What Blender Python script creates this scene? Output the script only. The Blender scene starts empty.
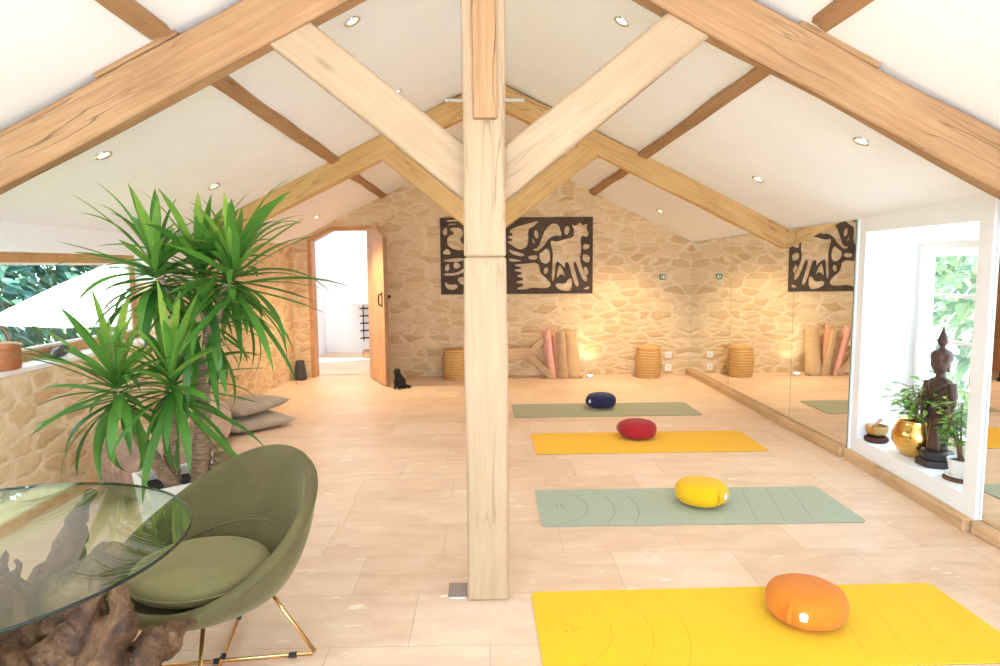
import bpy, bmesh, math, random
from mathutils import Vector, Matrix, noise, Euler
R = math.radians
PI = math.pi
sc = bpy.context.scene
col = sc.collection
random.seed(7)

# ------------------------------------------------------------------ mesh helpers
class MB:
    def __init__(s):
        s.v = []; s.f = []; s.tint = []; s.cur = 0.5
    def add(s, vs, fs):
        o = len(s.v)
        s.v += [tuple(p) for p in vs]
        for f in fs:
            s.f.append(tuple(i + o for i in f)); s.tint.append(s.cur)
        return s
    def box(s, a, b, M=None):
        x0, y0, z0 = a; x1, y1, z1 = b
        vs = [Vector(p) for p in [(x0,y0,z0),(x1,y0,z0),(x1,y1,z0),(x0,y1,z0),(x0,y0,z1),(x1,y0,z1),(x1,y1,z1),(x0,y1,z1)]]
        if M: vs = [M @ p for p in vs]
        return s.add(vs, [(0,3,2,1),(4,5,6,7),(0,1,5,4),(1,2,6,5),(2,3,7,6),(3,0,4,7)])
    def prism(s, pts, f0, f1):
        """pts 2D polygon; f0/f1 map (u,v) to the two end positions"""
        n = len(pts)
        vs = [f0(*p) for p in pts] + [f1(*p) for p in pts]
        fs = [tuple(range(n))[::-1], tuple(range(n, 2*n))] + [(i, (i+1) % n, n+(i+1) % n, n+i) for i in range(n)]
        return s.add(vs, fs)
    def lathe(s, prof, n=32, c=(0,0,0), cap0=True, cap1=True, fr=None, M=None):
        vs = []; fs = []
        for j, (r, z) in enumerate(prof):
            for i in range(n):
                a = 2*PI*i/n
                rr = r if fr is None else r * fr(a, j/(len(prof)-1))
                p = Vector((rr*math.cos(a), rr*math.sin(a), z))
                if M: p = M @ p
                vs.append(p + Vector(c))
        for j in range(len(prof)-1):
            for i in range(n):
                fs.append((j*n+i, j*n+(i+1) % n, (j+1)*n+(i+1) % n, (j+1)*n+i))
        if cap0: fs.append(tuple(range(n))[::-1])
        if cap1: fs.append(tuple(range((len(prof)-1)*n, len(prof)*n)))
        return s.add(vs, fs)
    def tube(s, pts, rad, n=10, cap=True, closed=False):
        pts = [Vector(p) for p in pts]; m = len(pts)
        if not isinstance(rad, (list, tuple)): rad = [rad]*m
        vs = []; fs = []; up = None
        for i, p in enumerate(pts):
            if closed: t = pts[(i+1) % m] - pts[i-1]
            else: t = pts[min(i+1, m-1)] - pts[max(i-1, 0)]
            t.normalize()
            if up is None: up = Vector((0,0,1)) if abs(t.z) < .9 else Vector((1,0,0))
            a = t.cross(up); a.normalize(); b = a.cross(t); up = b
            for k in range(n):
                q = 2*PI*k/n
                vs.append(p + (a*math.cos(q) + b*math.sin(q))*rad[i])
        mm = m if closed else m-1
        for i in range(mm):
            j = (i+1) % m
            for k in range(n):
                fs.append((i*n+k, i*n+(k+1) % n, j*n+(k+1) % n, j*n+k))
        if cap and not closed:
            fs.append(tuple(range(n))[::-1]); fs.append(tuple(range((m-1)*n, m*n)))
        return s.add(vs, fs)
    def ell(s, c, r, M=None, n=20, m=12):
        vs = []; fs = []
        for j in range(m+1):
            t = PI*j/m
            for i in range(n):
                a = 2*PI*i/n
                p = Vector((r[0]*math.sin(t)*math.cos(a), r[1]*math.sin(t)*math.sin(a), r[2]*math.cos(t)))
                if M: p = M @ p
                vs.append(p + Vector(c))
        for j in range(m):
            for i in range(n):
                fs.append((j*n+i, (j+1)*n+i, (j+1)*n+(i+1) % n, j*n+(i+1) % n))
        return s.add(vs, fs)
    def build(s, name, mat, parent=None, loc=None, rot=None, smooth=False, bevel=0, seg=2, subd=0, weld=False, recalc=True):
        me = bpy.data.meshes.new(name)
        me.from_pydata(s.v, [], s.f)
        at = me.attributes.new('tint', 'FLOAT', 'FACE')
        at.data.foreach_set('value', s.tint)
        if recalc or weld:
            bm = bmesh.new(); bm.from_mesh(me)
            if weld: bmesh.ops.remove_doubles(bm, verts=bm.verts, dist=1e-5)
            if recalc: bmesh.ops.recalc_face_normals(bm, faces=bm.faces)
            bm.to_mesh(me); bm.free()
        o = bpy.data.objects.new(name, me); col.objects.link(o)
        if mat: me.materials.append(mat)
        if smooth: me.polygons.foreach_set('use_smooth', [True]*len(me.polygons))
        if parent: o.parent = parent
        if loc is not None: o.location = loc
        if rot is not None: o.rotation_euler = rot
        if bevel:
            b = o.modifiers.new('bevel', 'BEVEL'); b.width = bevel; b.segments = seg; b.limit_method = 'ANGLE'; b.angle_limit = R(40)
        if subd:
            b = o.modifiers.new('sub', 'SUBSURF'); b.levels = subd; b.render_levels = subd
        return o

def fuse(mb, name, mat, parent=None, loc=None, rot=None, voxel=.01, disp=0, dscale=.1, smooth_it=0, keep=1.0):
    """voxel-union the pieces of mb into ONE continuous mesh"""
    o = mb.build(name + '_src', None, recalc=True)
    m = o.modifiers.new('r', 'REMESH'); m.mode = 'VOXEL'; m.voxel_size = voxel
    if smooth_it:
        k = o.modifiers.new('s', 'SMOOTH'); k.iterations = smooth_it; k.factor = .5
    dg = bpy.context.evaluated_depsgraph_get(); dg.update()
    me = bpy.data.meshes.new_from_object(o.evaluated_get(dg))
    bpy.data.objects.remove(o, do_unlink=True)
    me.name = name
    if disp:
        for v in me.vertices:
            p = v.co/dscale
            d = noise.fractal(p, 1.0, 2.0, 4) * disp
            v.co += v.normal*d
    me.materials.clear(); me.materials.append(mat)
    me.polygons.foreach_set('use_smooth', [True]*len(me.polygons))
    n = bpy.data.objects.new(name, me); col.objects.link(n)
    if parent: n.parent = parent
    if loc is not None: n.location = loc
    if rot is not None: n.rotation_euler = rot
    return n

def tag(o, label=None, cat=None, group=None, kind=None):
    if label: o['label'] = label
    if cat: o['category'] = cat
    if group: o['group'] = group
    if kind: o['kind'] = kind
    return o
def thing(name, label, cat, loc=(0,0,0), rotz=0, group=None):
    o = bpy.data.objects.new(name, None); col.objects.link(o); o.empty_display_size = .1
    o.location = loc; o.rotation_euler = (0, 0, rotz)
    return tag(o, label, cat, group)
def struct(o): o['kind'] = 'structure'; return o

# ------------------------------------------------------------------ material helpers
class NT:
    def __init__(s, name):
        s.m = bpy.data.materials.new(name); s.m.use_nodes = True
        s.t = s.m.node_tree; s.t.nodes.clear()
        s.out = s.n('ShaderNodeOutputMaterial')
    def n(s, ty, **kw):
        x = s.t.nodes.new(ty)
        for k, v in kw.items():
            if hasattr(x, k): setattr(x, k, v)
        return x
    def l(s, a, b): s.t.links.new(a, b)
    def obj(s): return s.n('ShaderNodeTexCoord').outputs['Object']
    def mapping(s, vec, scale=(1,1,1), loc=(0,0,0), rot=(0,0,0)):
        m = s.n('ShaderNodeMapping'); s.l(vec, m.inputs['Vector'])
        m.inputs['Scale'].default_value = scale; m.inputs['Location'].default_value = loc; m.inputs['Rotation'].default_value = rot
        return m.outputs[0]
    def noise(s, vec, scale, detail=4, rough=.55, dist=0):
        x = s.n('ShaderNodeTexNoise'); x.inputs['Scale'].default_value = scale; x.inputs['Detail'].default_value = detail
        x.inputs['Roughness'].default_value = rough; x.inputs['Distortion'].default_value = dist
        if vec is not None: s.l(vec, x.inputs['Vector'])
        return x
    def ramp(s, fac, stops):
        x = s.n('ShaderNodeValToRGB'); e = x.color_ramp.elements
        while len(e) < len(stops): e.new(.5)
        for i, (p, c) in enumerate(stops):
            e[i].position = p; e[i].color = (*c, 1) if len(c) == 3 else c
        s.l(fac, x.inputs[0]); return x.outputs[0]
    def mix(s, fac, a, b, blend='MIX'):
        x = s.n('ShaderNodeMix'); x.data_type = 'RGBA'; x.blend_type = blend
        for sock, v in ((x.inputs[0], fac), (x.inputs[6], a), (x.inputs[7], b)):
            if isinstance(v, (int, float)): sock.default_value = v
            elif isinstance(v, tuple): sock.default_value = (*v, 1) if len(v) == 3 else v
            else: s.l(v, sock)
        return x.outputs[2]
    def math(s, op, a, b=None, c=None):
        x = s.n('ShaderNodeMath'); x.operation = op
        for i, v in enumerate((a, b, c)):
            if v is None: continue
            if isinstance(v, (int, float)): x.inputs[i].default_value = v
            else: s.l(v, x.inputs[i])
        return x.outputs[0]
    def bump(s, h, strength=.3, dist=.01):
        b = s.n('ShaderNodeBump'); b.inputs['Strength'].default_value = strength; b.inputs['Distance'].default_value = dist
        s.l(h, b.inputs['Height']); return b.outputs[0]
    def bsdf(s, color, rough=.6, metal=0, normal=None, sheen=0, spec=.5, **kw):
        p = s.n('ShaderNodeBsdfPrincipled')
        for k, v in (('Base Color', color), ('Roughness', rough), ('Metallic', metal), ('Sheen Weight', sheen), ('Specular IOR Level', spec)):
            if isinstance(v, tuple): p.inputs[k].default_value = (*v, 1) if len(v) == 3 else v
            elif isinstance(v, (int, float)): p.inputs[k].default_value = v
            else: s.l(v, p.inputs[k])
        for k, v in kw.items(): p.inputs[k.replace('_', ' ')].default_value = v
        if normal is not None: s.l(normal, p.inputs['Normal'])
        s.l(p.outputs[0], s.out.inputs[0]); return p

def plain(name, c, rough=.6, metal=0, var=.06, nscale=20, bump=0, **kw):
    t = NT(name); v = t.obj(); nz = t.noise(v, nscale, 4)
    lo = tuple(max(0, x*(1-var)) for x in c); hi = tuple(min(1, x*(1+var)) for x in c)
    cc = t.ramp(nz.outputs[0], [(.3, lo), (.7, hi)])
    nm = t.bump(nz.outputs[0], bump, .004) if bump else None
    t.bsdf(cc, rough, metal, nm, **kw); return t.m

def m_stone():
    t = NT('rubble_stone'); v = t.obj()
    d = t.noise(v, 2.6, 4, .6)
    vm = t.n('ShaderNodeVectorMath'); vm.operation = 'SUBTRACT'; t.l(d.outputs[1], vm.inputs[0]); vm.inputs[1].default_value = (.5, .5, .5)
    vs = t.n('ShaderNodeVectorMath'); vs.operation = 'MULTIPLY'; t.l(vm.outputs[0], vs.inputs[0]); vs.inputs[1].default_value = (.28, .28, .12)
    va = t.n('ShaderNodeVectorMath'); va.operation = 'ADD'; t.l(v, va.inputs[0]); t.l(vs.outputs[0], va.inputs[1])
    mp = t.mapping(va.outputs[0], (4.0, 4.0, 10.5))
    vo = t.n('ShaderNodeTexVoronoi'); vo.feature = 'F1'; vo.inputs['Scale'].default_value = 1; vo.inputs['Randomness'].default_value = .85; t.l(mp, vo.inputs['Vector'])
    ve = t.n('ShaderNodeTexVoronoi'); ve.feature = 'DISTANCE_TO_EDGE'; ve.inputs['Scale'].default_value = 1; ve.inputs['Randomness'].default_value = .85; t.l(mp, ve.inputs['Vector'])
    sx = t.n('ShaderNodeSeparateColor'); t.l(vo.outputs['Color'], sx.inputs[0])
    stone = t.ramp(sx.outputs[0], [(0, (.58, .36, .16)), (.25, (.74, .53, .29)), (.5, (.80, .62, .38)), (.8, (.64, .42, .20)), (1, (.84, .69, .46))])
    fine = t.noise(v, 30, 6, .7)
    stone = t.mix(.32, stone, t.ramp(fine.outputs[0], [(.3, (.66, .46, .25)), (.7, (.88, .72, .50))]))
    big = t.noise(v, 9, 3)
    edge = t.math('ADD', ve.outputs[0], t.math('MULTIPLY', t.math('SUBTRACT', fine.outputs[0], .5), .16))
    edge = t.math('ADD', edge, t.math('MULTIPLY', t.math('SUBTRACT', big.outputs[0], .5), .22))
    mort = t.ramp(edge, [(.03, (1, 1, 1)), (.15, (0, 0, 0))])
    mn = t.noise(v, 14, 5)
    mcol = t.ramp(mn.outputs[0], [(.3, (.76, .59, .37)), (.7, (.86, .72, .51))])
    c = t.mix(mort, stone, mcol)
    h = t.math('ADD', t.ramp(edge, [(.04, (0, 0, 0)), (.26, (1, 1, 1))]), t.math('MULTIPLY', fine.outputs[0], .7))
    t.bsdf(c, .9, 0, t.bump(h, .5, .022), spec=.2)
    return t.m

def m_wood(name, c0, c1, c2, gs=1.0, crack=.5, rough=.65, upright=False):
    """grain along local X"""
    t = NT(name); v = t.obj()
    if upright: v = t.mapping(v, rot=(0, R(90), 0))
    oi = t.n('ShaderNodeObjectInfo')
    off = t.n('ShaderNodeVectorMath'); off.operation = 'ADD'; t.l(v, off.inputs[0])
    cmb = t.n('ShaderNodeCombineXYZ'); rr = t.math('MULTIPLY', oi.outputs['Random'], 37.0)
    for i in range(3): t.l(rr, cmb.inputs[i])
    t.l(cmb.outputs[0], off.inputs[1])
    warp = t.noise(off.outputs[0], 1.7, 3)
    wv = t.n('ShaderNodeVectorMath'); wv.operation = 'MULTIPLY_ADD'; t.l(warp.outputs[1], wv.inputs[0]); wv.inputs[1].default_value = (0, .05, .05); t.l(off.outputs[0], wv.inputs[2])
    g = t.noise(t.mapping(wv.outputs[0], (1.3*gs, 42*gs, 42*gs)), 1, 6, .68)
    g2 = t.noise(t.mapping(wv.outputs[0], (.6*gs, 7*gs, 7*gs)), 1, 3)
    f = t.math('ADD', t.math('MULTIPLY', g.outputs[0], .6), t.math('MULTIPLY', t.noise(t.mapping(wv.outputs[0], (2.2, 5, 5)), 1, 4).outputs[0], .4))
    c = t.ramp(f, [(.30, c0), (.5, c1), (.68, c2)])
    # knots
    kv = t.n('ShaderNodeTexVoronoi'); kv.inputs['Scale'].default_value = 1; t.l(t.mapping(wv.outputs[0], (1.5*gs, 5*gs, 5*gs)), kv.inputs['Vector'])
    kf = t.ramp(kv.outputs['Distance'], [(.0, (1, 1, 1)), (.13, (0, 0, 0))])
    c = t.mix(t.math('MULTIPLY', kf, .6), c, tuple(x*.45 for x in c0))
    # drying cracks
    cr = t.noise(t.mapping(wv.outputs[0], (.55*gs, 9*gs, 9*gs), (3, 5, 1)), 1, 2)
    cm = t.ramp(t.math('ABSOLUTE', t.math('SUBTRACT', cr.outputs[0], .5)), [(.0, (1, 1, 1)), (.010, (0, 0, 0))])
    gate = t.ramp(t.noise(t.mapping(off.outputs[0], (1.3, 1.3, 1.3)), 1, 1).outputs[0], [(.5, (0, 0, 0)), (.6, (1, 1, 1))])
    cmk = t.math('MULTIPLY', cm, gate)
    c = t.mix(t.math('MULTIPLY', cmk, crack), c, tuple(x*.35 for x in c0))
    h = t.math('SUBTRACT', f, t.math('MULTIPLY', cmk, .8))
    t.bsdf(c, rough, 0, t.bump(h, .35, .008), spec=.3)
    return t.m

def m_floor():
    t = NT('travertine_tiles'); v = t.obj()
    br = t.n('ShaderNodeTexBrick'); br.offset = .38; br.squash = 1.35; br.squash_frequency = 3; br.offset_frequency = 2
    t.l(v, br.inputs['Vector'])
    br.inputs['Scale'].default_value = 1; br.inputs['Brick Width'].default_value = .62; br.inputs['Row Height'].default_value = .41
    br.inputs['Mortar Size'].default_value = .0032; br.inputs['Mortar Smooth'].default_value = .6; br.inputs['Bias'].default_value = 0
    br.inputs['Color1'].default_value = (0, 0, 0, 1); br.inputs['Color2'].default_value = (1, 1, 1, 1); br.inputs['Mortar'].default_value = (.5, .5, .5, 1)
    tile = t.ramp(br.outputs['Color'], [(0, (.66, .455, .315)), (.5, (.765, .575, .43)), (1, (.83, .665, .53))])
    n1 = t.noise(t.mapping(v, (1, 2.6, 1)), 3.2, 6, .62, .6)
    n2 = t.noise(v, 1.1, 2)
    c = t.mix(.5, tile, t.ramp(n1.outputs[0], [(.3, (.58, .36, .21)), (.52, (.76, .55, .375)), (.72, (.88, .735, .585))]))
    c = t.mix(t.ramp(n2.outputs[0], [(.35, (0, 0, 0)), (.75, (.3, .3, .3))]), c, (.85, .70, .56))
    # pale filled pits and veins
    pv = t.noise(t.mapping(v, (4, 11, 1)), 1, 5, .7)
    pits = t.ramp(pv.outputs[0], [(.62, (0, 0, 0)), (.67, (1, 1, 1))])
    c = t.mix(t.math('MULTIPLY', pits, .85), c, (.93, .84, .72))
    c = t.mix(t.math('MULTIPLY', br.outputs['Fac'], .75), c, (.56, .40, .28))
    rgh = t.ramp(n1.outputs[0], [(.3, (.34, .34, .34)), (.7, (.48, .48, .48))])
    h = t.math('SUBTRACT', t.math('MULTIPLY', pv.outputs[0], .15), t.math('MULTIPLY', br.outputs['Fac'], .6))
    p = t.bsdf(c, .4, 0, t.bump(h, .25, .004), spec=.45)
    t.l(rgh, p.inputs['Roughness'])
    return t.m

def m_glass(name, tint=(1,1,1), base=.04, rough=0):
    t = NT(name)
    lw = t.n('ShaderNodeLayerWeight'); lw.inputs[0].default_value = .5
    f = t.math('MULTIPLY_ADD', t.math('POWER', lw.outputs['Facing'], 5.0), .96, base)
    tr = t.n('ShaderNodeBsdfTransparent'); tr.inputs[0].default_value = (*tint, 1)
    gl = t.n('ShaderNodeBsdfGlossy'); gl.inputs['Roughness'].default_value = rough; gl.inputs[0].default_value = (1, 1, 1, 1)
    mx = t.n('ShaderNodeMixShader'); t.l(f, mx.inputs[0]); t.l(tr.outputs[0], mx.inputs[1]); t.l(gl.outputs[0], mx.inputs[2])
    t.l(mx.outputs[0], t.out.inputs[0]); return t.m

def m_emit(name, c, s):
    t = NT(name); e = t.n('ShaderNodeEmission'); e.inputs[0].default_value = (*c, 1); e.inputs[1].default_value = s
    t.l(e.outputs[0], t.out.inputs[0]); return t.m

def m_leaf(name, c0, c1, c2, rough=.35, trans=.25):
    t = NT(name)
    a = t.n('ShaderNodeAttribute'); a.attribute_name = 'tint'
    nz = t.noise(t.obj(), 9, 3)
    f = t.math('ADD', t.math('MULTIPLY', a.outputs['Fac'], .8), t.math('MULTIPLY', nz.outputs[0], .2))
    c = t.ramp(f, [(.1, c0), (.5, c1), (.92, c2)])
    p = t.bsdf(c, rough, 0, None, spec=.45)
    tl = t.n('ShaderNodeBsdfTranslucent'); t.l(c, tl.inputs[0])
    mx = t.n('ShaderNodeMixShader'); mx.inputs[0].default_value = trans
    t.l(p.outputs[0], mx.inputs[1]); t.l(tl.outputs[0], mx.inputs[2]); t.l(mx.outputs[0], t.out.inputs[0])
    return t.m

def m_velvet(name, c):
    t = NT(name); v = t.obj()
    nz = t.noise(v, 7, 4, .6, .4); n2 = t.noise(v, 160, 2)
    cc = t.ramp(nz.outputs[0], [(.3, tuple(x*.86 for x in c)), (.7, tuple(x*1.14 for x in c))])
    t.bsdf(cc, .85, 0, t.bump(n2.outputs[0], .12, .002), sheen=.35, spec=.12, Sheen_Roughness=.4, Sheen_Tint=(.75, .68, .42, 1))
    return t.m

def m_weave(name, c0, c1, sx=90, sz=55, bump=.5):
    t = NT(name); v = t.obj()
    nz = t.noise(t.mapping(v, (1, 1, 3)), 22, 4)
    w = t.n('ShaderNodeTexWave'); w.wave_type = 'BANDS'; w.bands_direction = 'Z'; w.inputs['Scale'].default_value = sz/6.28; w.inputs['Distortion'].default_value = 1.2; t.l(v, w.inputs['Vector'])
    f = t.math('ADD', t.math('MULTIPLY', nz.outputs[0], .7), t.math('MULTIPLY', w.outputs[1], .3))
    c = t.ramp(f, [(.25, c0), (.7, c1)])
    t.bsdf(c, .7, 0, t.bump(w.outputs[1], bump, .006), spec=.25)
    return t.m

def m_fabric(name, c, sc_=260, var=.08, rough=.9, sheen=.2):
    t = NT(name); v = t.obj()
    nz = t.noise(v, 12, 4); n2 = t.noise(v, sc_, 2)
    cc = t.ramp(nz.outputs[0], [(.3, tuple(x*(1-var) for x in c)), (.7, tuple(min(1, x*(1+var)) for x in c))])
    t.bsdf(cc, rough, 0, t.bump(n2.outputs[0], .25, .002), sheen=sheen, spec=.2)
    return t.m

STONE = m_stone()
FLOOR = m_floor()
OAKP = m_wood('pale_oak', (.38, .262, .155), (.44, .316, .20), (.485, .36, .242), 1.3, .5)
OAKR = m_wood('rear_oak_lightened', (.46, .25, .085), (.60, .36, .145), (.70, .46, .22), 1.3, .7)  # rear truss oak, lightened and warmed in colour to stand for warm far light
OAK = m_wood('honey_oak', (.29, .155, .07), (.395, .225, .11), (.485, .30, .165), 1.3, .8)
OAKD = m_wood('door_oak', (.50, .27, .12), (.64, .38, .19), (.74, .48, .27), 1.2, .3, .45, True)
FRAMEW = m_wood('frame_wood', (.42, .20, .08), (.56, .29, .12), (.66, .38, .18), 1.3, .1, .45)
PLANK = m_wood('plinth_oak', (.44, .27, .13), (.60, .40, .22), (.72, .52, .32), 1.2, .4)
TRESW = m_wood('trestle_wood', (.52, .33, .18), (.66, .45, .27), (.74, .54, .35), 1.5, .2)
PLASTER = plain('white_plaster', (.90, .925, .96), .85, 0, .015, 3, .05, spec=.2)  # tinted slightly blue so the colour offsets warm bounced light
WHITE = plain('white_paint', (.90, .89, .87), .45, 0, .01, 5)
WPLAST = plain('white_plastic', (.86, .86, .85), .35, 0, .01, 5)
CHROME = plain('brushed_nickel', (.72, .70, .68), .25, 1, .03, 30)
STEEL = plain('worn_steel', (.42, .39, .38), .45, .7, .1, 30)
GOLD = plain('brass_wire', (.85, .56, .26), .25, 1, .03, 20)
BLACK = plain('black_rubber', (.02, .02, .022), .6, 0, .1, 20)
IRON = plain('black_iron', (.03, .027, .025), .5, .6, .1, 30)
GLASS = m_glass('window_glass')
TGLASS = m_glass('table_glass', (.93, .975, .95), .05)
GEDGE = plain('glass_edge', (.004, .014, .011), .15, 0, .05, 5)
LAMP = m_emit('lamp_glow', (1, .86, .66), 14)
MIRROR = None
t = NT('mirror_silver'); g = t.n('ShaderNodeBsdfGlossy'); g.inputs[0].default_value = (.93, .94, .91, 1); g.inputs['Roughness'].default_value = 0
t.l(g.outputs[0], t.out.inputs[0]); MIRROR = t.m
MEDGE = plain('mirror_edge', (.10, .22, .17), .15, 0, .05, 5)

# ------------------------------------------------------------------ the room shell
YB = 8.82           # stone gable wall
YF = -2.6           # end wall behind the viewer
def ridge(y): return 3.135 - .009*(y-2.9)
def ceil_z(x, y): return ridge(y) - .503*abs(x-.065)

b = MB(); b.box((-3.3, YF, -.12), (3.3, YB+.25, 0)); struct(b.build('floor', FLOOR))

for s in (-1, 1):
    b = MB(); x1 = .065 + s*3.2
    vs = []
    for y in (YF-.2, YB+.05):
        for x, dz in ((.065, 0), (x1, 0), (x1, .12), (.065, .12)):
            vs.append((x, y, ceil_z(x, y)+dz))
    b.add(vs, [(0,1,2,3), (7,6,5,4), (0,4,5,1), (1,5,6,2), (2,6,7,3), (3,7,4,0)])
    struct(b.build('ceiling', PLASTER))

# gable wall with the door opening
door_poly = [(-2.335, 0), (-2.335, 1.825), (-2.03, 1.985), (-1.50, 1.985), (-1.50, 0)]
outer = [(-2.95, 0)] + door_poly + [(3.0, 0), (3.0, ceil_z(3.0, YB)+.03), (.065, ridge(YB)+.03), (-2.95, ceil_z(-2.95, YB)+.03)]
b = MB(); b.prism(outer, lambda u, v: (u, YB, v), lambda u, v: (u, YB+.22, v))
struct(b.build('wall_back', STONE))

# left wall : straight near part with the window, slightly turned far part
WL = -2.70
WY0, WY1, WZ0, WZ1 = 1.9, 5.50, .90, 1.57
b = MB()
def lw(y0, y1, z0, z1): b.box((WL-.22, y0, z0), (WL, y1, z1))
lw(YF, WY0, 0, 1.85); lw(WY1, 6.2, 0, 1.35); lw(WY0, WY1, 0, WZ0-.03)
b.prism([(WL, 6.2), (-2.54, YB), (-2.9, YB), (WL-.22, 6.2)], lambda u, v: (u, v, 0), lambda u, v: (u, v, 1.85))
struct(b.build('wall_left', STONE))
b = MB(); b.box((WL-.22, WY0, WZ1), (WL+.002, WY1, 1.85)); b.box((WL-.22, WY1, 1.35), (WL+.002, 6.2, 1.85))
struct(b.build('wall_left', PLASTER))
# window sill board
b = MB(); b.box((WL-.20, WY0, WZ0-.03), (WL+.012, WY1, WZ0)); struct(b.build('trim_1', WHITE, bevel=.004))
# left window
fx = WL-.155
w = bpy.data.objects.new('window_1', None); col.objects.link(w); struct(w)
b = MB(); f = .062
b.box((fx-.05, WY0, WZ0), (fx, WY1, WZ0+f)); b.box((fx-.05, WY0, WZ1-f), (fx, WY1, WZ1))
b.box((fx-.05, WY0, WZ0+f), (fx, WY0+f, WZ1-f)); b.box((fx-.05, WY1-f, WZ0+f), (fx, WY1, WZ1-f))
b.build('window_frame', FRAMEW, w, bevel=.004)
b = MB(); g = .016
b.box((fx-.04, WY0+f, WZ0+f), (fx-.012, WY1-f, WZ0+f+g)); b.box((fx-.04, WY0+f, WZ1-f-g), (fx-.012, WY1-f, WZ1-f))
b.box((fx-.04, WY1-f-g, WZ0+f+g), (fx-.012, WY1-f, WZ1-f-g))
b.build('glazing_bead', WHITE, w)
b = MB(); b.box((fx-.032, WY0+f, WZ0+f), (fx-.024, WY1-f, WZ1-f)); b.build('pane', GLASS, w)

# right wall : behind the far mirrors, then the thick pier with the niche, then the near part
WR = 2.715
def fxr(y): return 2.725 + (y-4.86)*(2.635-2.725)/(3.40-4.86)   # skewed face of the niche pier
N0, N1, NZ0, NZ1 = 3.56, 4.765, .182, 1.685      # niche opening
XB = 3.14
b = MB()
b.box((WR, 4.86, 0), (WR+.3, YB+.1, 1.84))
def pier(y0, y1, z0, z1, xb=XB):
    b.prism([(fxr(y0), y0), (fxr(y1), y1), (xb, y1), (xb, y0)], lambda u, v: (u, v, z0), lambda u, v: (u, v, z1))
pier(N1, 4.86, 0, 1.84); pier(3.45, N0, 0, 1.84); pier(N0, N1, NZ1, 1.84); pier(N0, N1, 0, NZ0)
b.prism([(fxr(N1), N1-.002), (XB, N1-.002), (XB, N1+.08)], lambda u, v: (u, v, NZ0), lambda u, v: (u, v, NZ1))
b.box((2.67, YF, 0), (2.97, 3.45, 1.84))
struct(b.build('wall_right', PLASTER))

# window at the back of the niche
w = bpy.data.objects.new('window_2', None); col.objects.link(w); struct(w)
wy0, wy1, wz0, wz1 = 3.52, 4.82, .16, 1.70
b = MB(); f = .085; x0, x1 = XB-.03, XB+.05
b.box((x0, wy0, wz0), (x1, wy1, wz0+f)); b.box((x0, wy0, wz1-f), (x1, wy1, wz1))
b.box((x0, wy0, wz0+f), (x1, wy0+f, wz1-f)); b.box((x0, wy1-f, wz0+f), (x1, wy1, wz1-f))
b.build('window_frame', WHITE, w, bevel=.005)
b = MB(); f2 = .055; a0, a1, c0, c1 = wy0+f+.006, wy1-f-.012, wz0+f+.006, wz1-f-.006
b.box((x0-.012, a0, c0), (x1-.02, a1, c0+f2)); b.box((x0-.012, a0, c1-f2), (x1-.02, a1, c1))
b.box((x0-.012, a0, c0+f2), (x1-.02, a0+f2, c1-f2)); b.box((x0-.012, a1-f2, c0+f2), (x1-.02, a1, c1-f2))
b.build('sash', WHITE, w, bevel=.005)
b = MB()
ym = (a0+a1)/2
b.box((x0+.004, ym-.014, c0+f2), (x0+.034, ym+.014, c1-f2))
for k in range(1, 4):
    z = c0+f2 + (c1-c0-2*f2)*k/4; b.box((x0+.004, a0+f2, z-.012), (x0+.034, ym-.014, z+.012)); b.box((x0+.004, ym+.014, z-.012), (x0+.034, a1-f2, z+.012))
b.build('glazing_bar', WHITE, w, bevel=.003)
b = MB(); b.box((x0+.015, a0+f2, c0+f2), (x0+.021, a1-f2, c1-f2)); b.build('pane', GLASS, w)
b = MB(); b.box((x0-.002, a1+.001, c0), (x0+.03, a1+.010, c1)); b.build('gasket', BLACK, w)

# end wall behind the viewer; its wide glazing is unseen, added to admit daylight
b = MB()
b.box((-2.95, YF-.2, 0), (-2.2, YF, 1.9)); b.box((2.2, YF-.2, 0), (2.95, YF, 1.9))
b.prism([(-2.95, 1.9), (-2.2, 1.9), (-2.2, 2.15), (2.2, 2.15), (2.2, 1.9), (2.95, 1.9), (.065, 3.2)], lambda u, v: (u, YF-.2, v), lambda u, v: (u, YF, v))
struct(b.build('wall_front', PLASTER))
w = bpy.data.objects.new('window_added', None); col.objects.link(w); struct(w)
b = MB()
for x in (-2.2, -1.1, -.035, 1.03, 2.13): b.box((x, YF-.14, 0), (x+.07, YF-.07, 2.15))
b.box((-2.2, YF-.14, 2.08), (2.2, YF-.07, 2.15)); b.box((-2.2, YF-.14, 0), (2.2, YF-.07, .07))
b.build('window_frame', FRAMEW, w)
b = MB(); b.box((-2.2, YF-.11, .07), (2.2, YF-.10, 2.08)); b.build('pane', GLASS, w)

# hallway beyond the open door
HY = YB+.22
b = MB(); b.box((-3.0, HY, -.12), (-.6, 11.6, 0)); struct(b.build('floor', FLOOR))
b = MB()
b.box((-3.1, HY, 0), (-2.75, 11.6, 2.5)); b.box((-.75, HY, 0), (-.6, 11.6, 2.5)); b.box((-3.1, 11.4, 0), (-.6, 11.6, 2.5))
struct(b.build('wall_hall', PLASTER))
b = MB(); b.box((-3.1, HY, 2.5), (-.6, 11.6, 2.6)); struct(b.build('ceiling', PLASTER))

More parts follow.
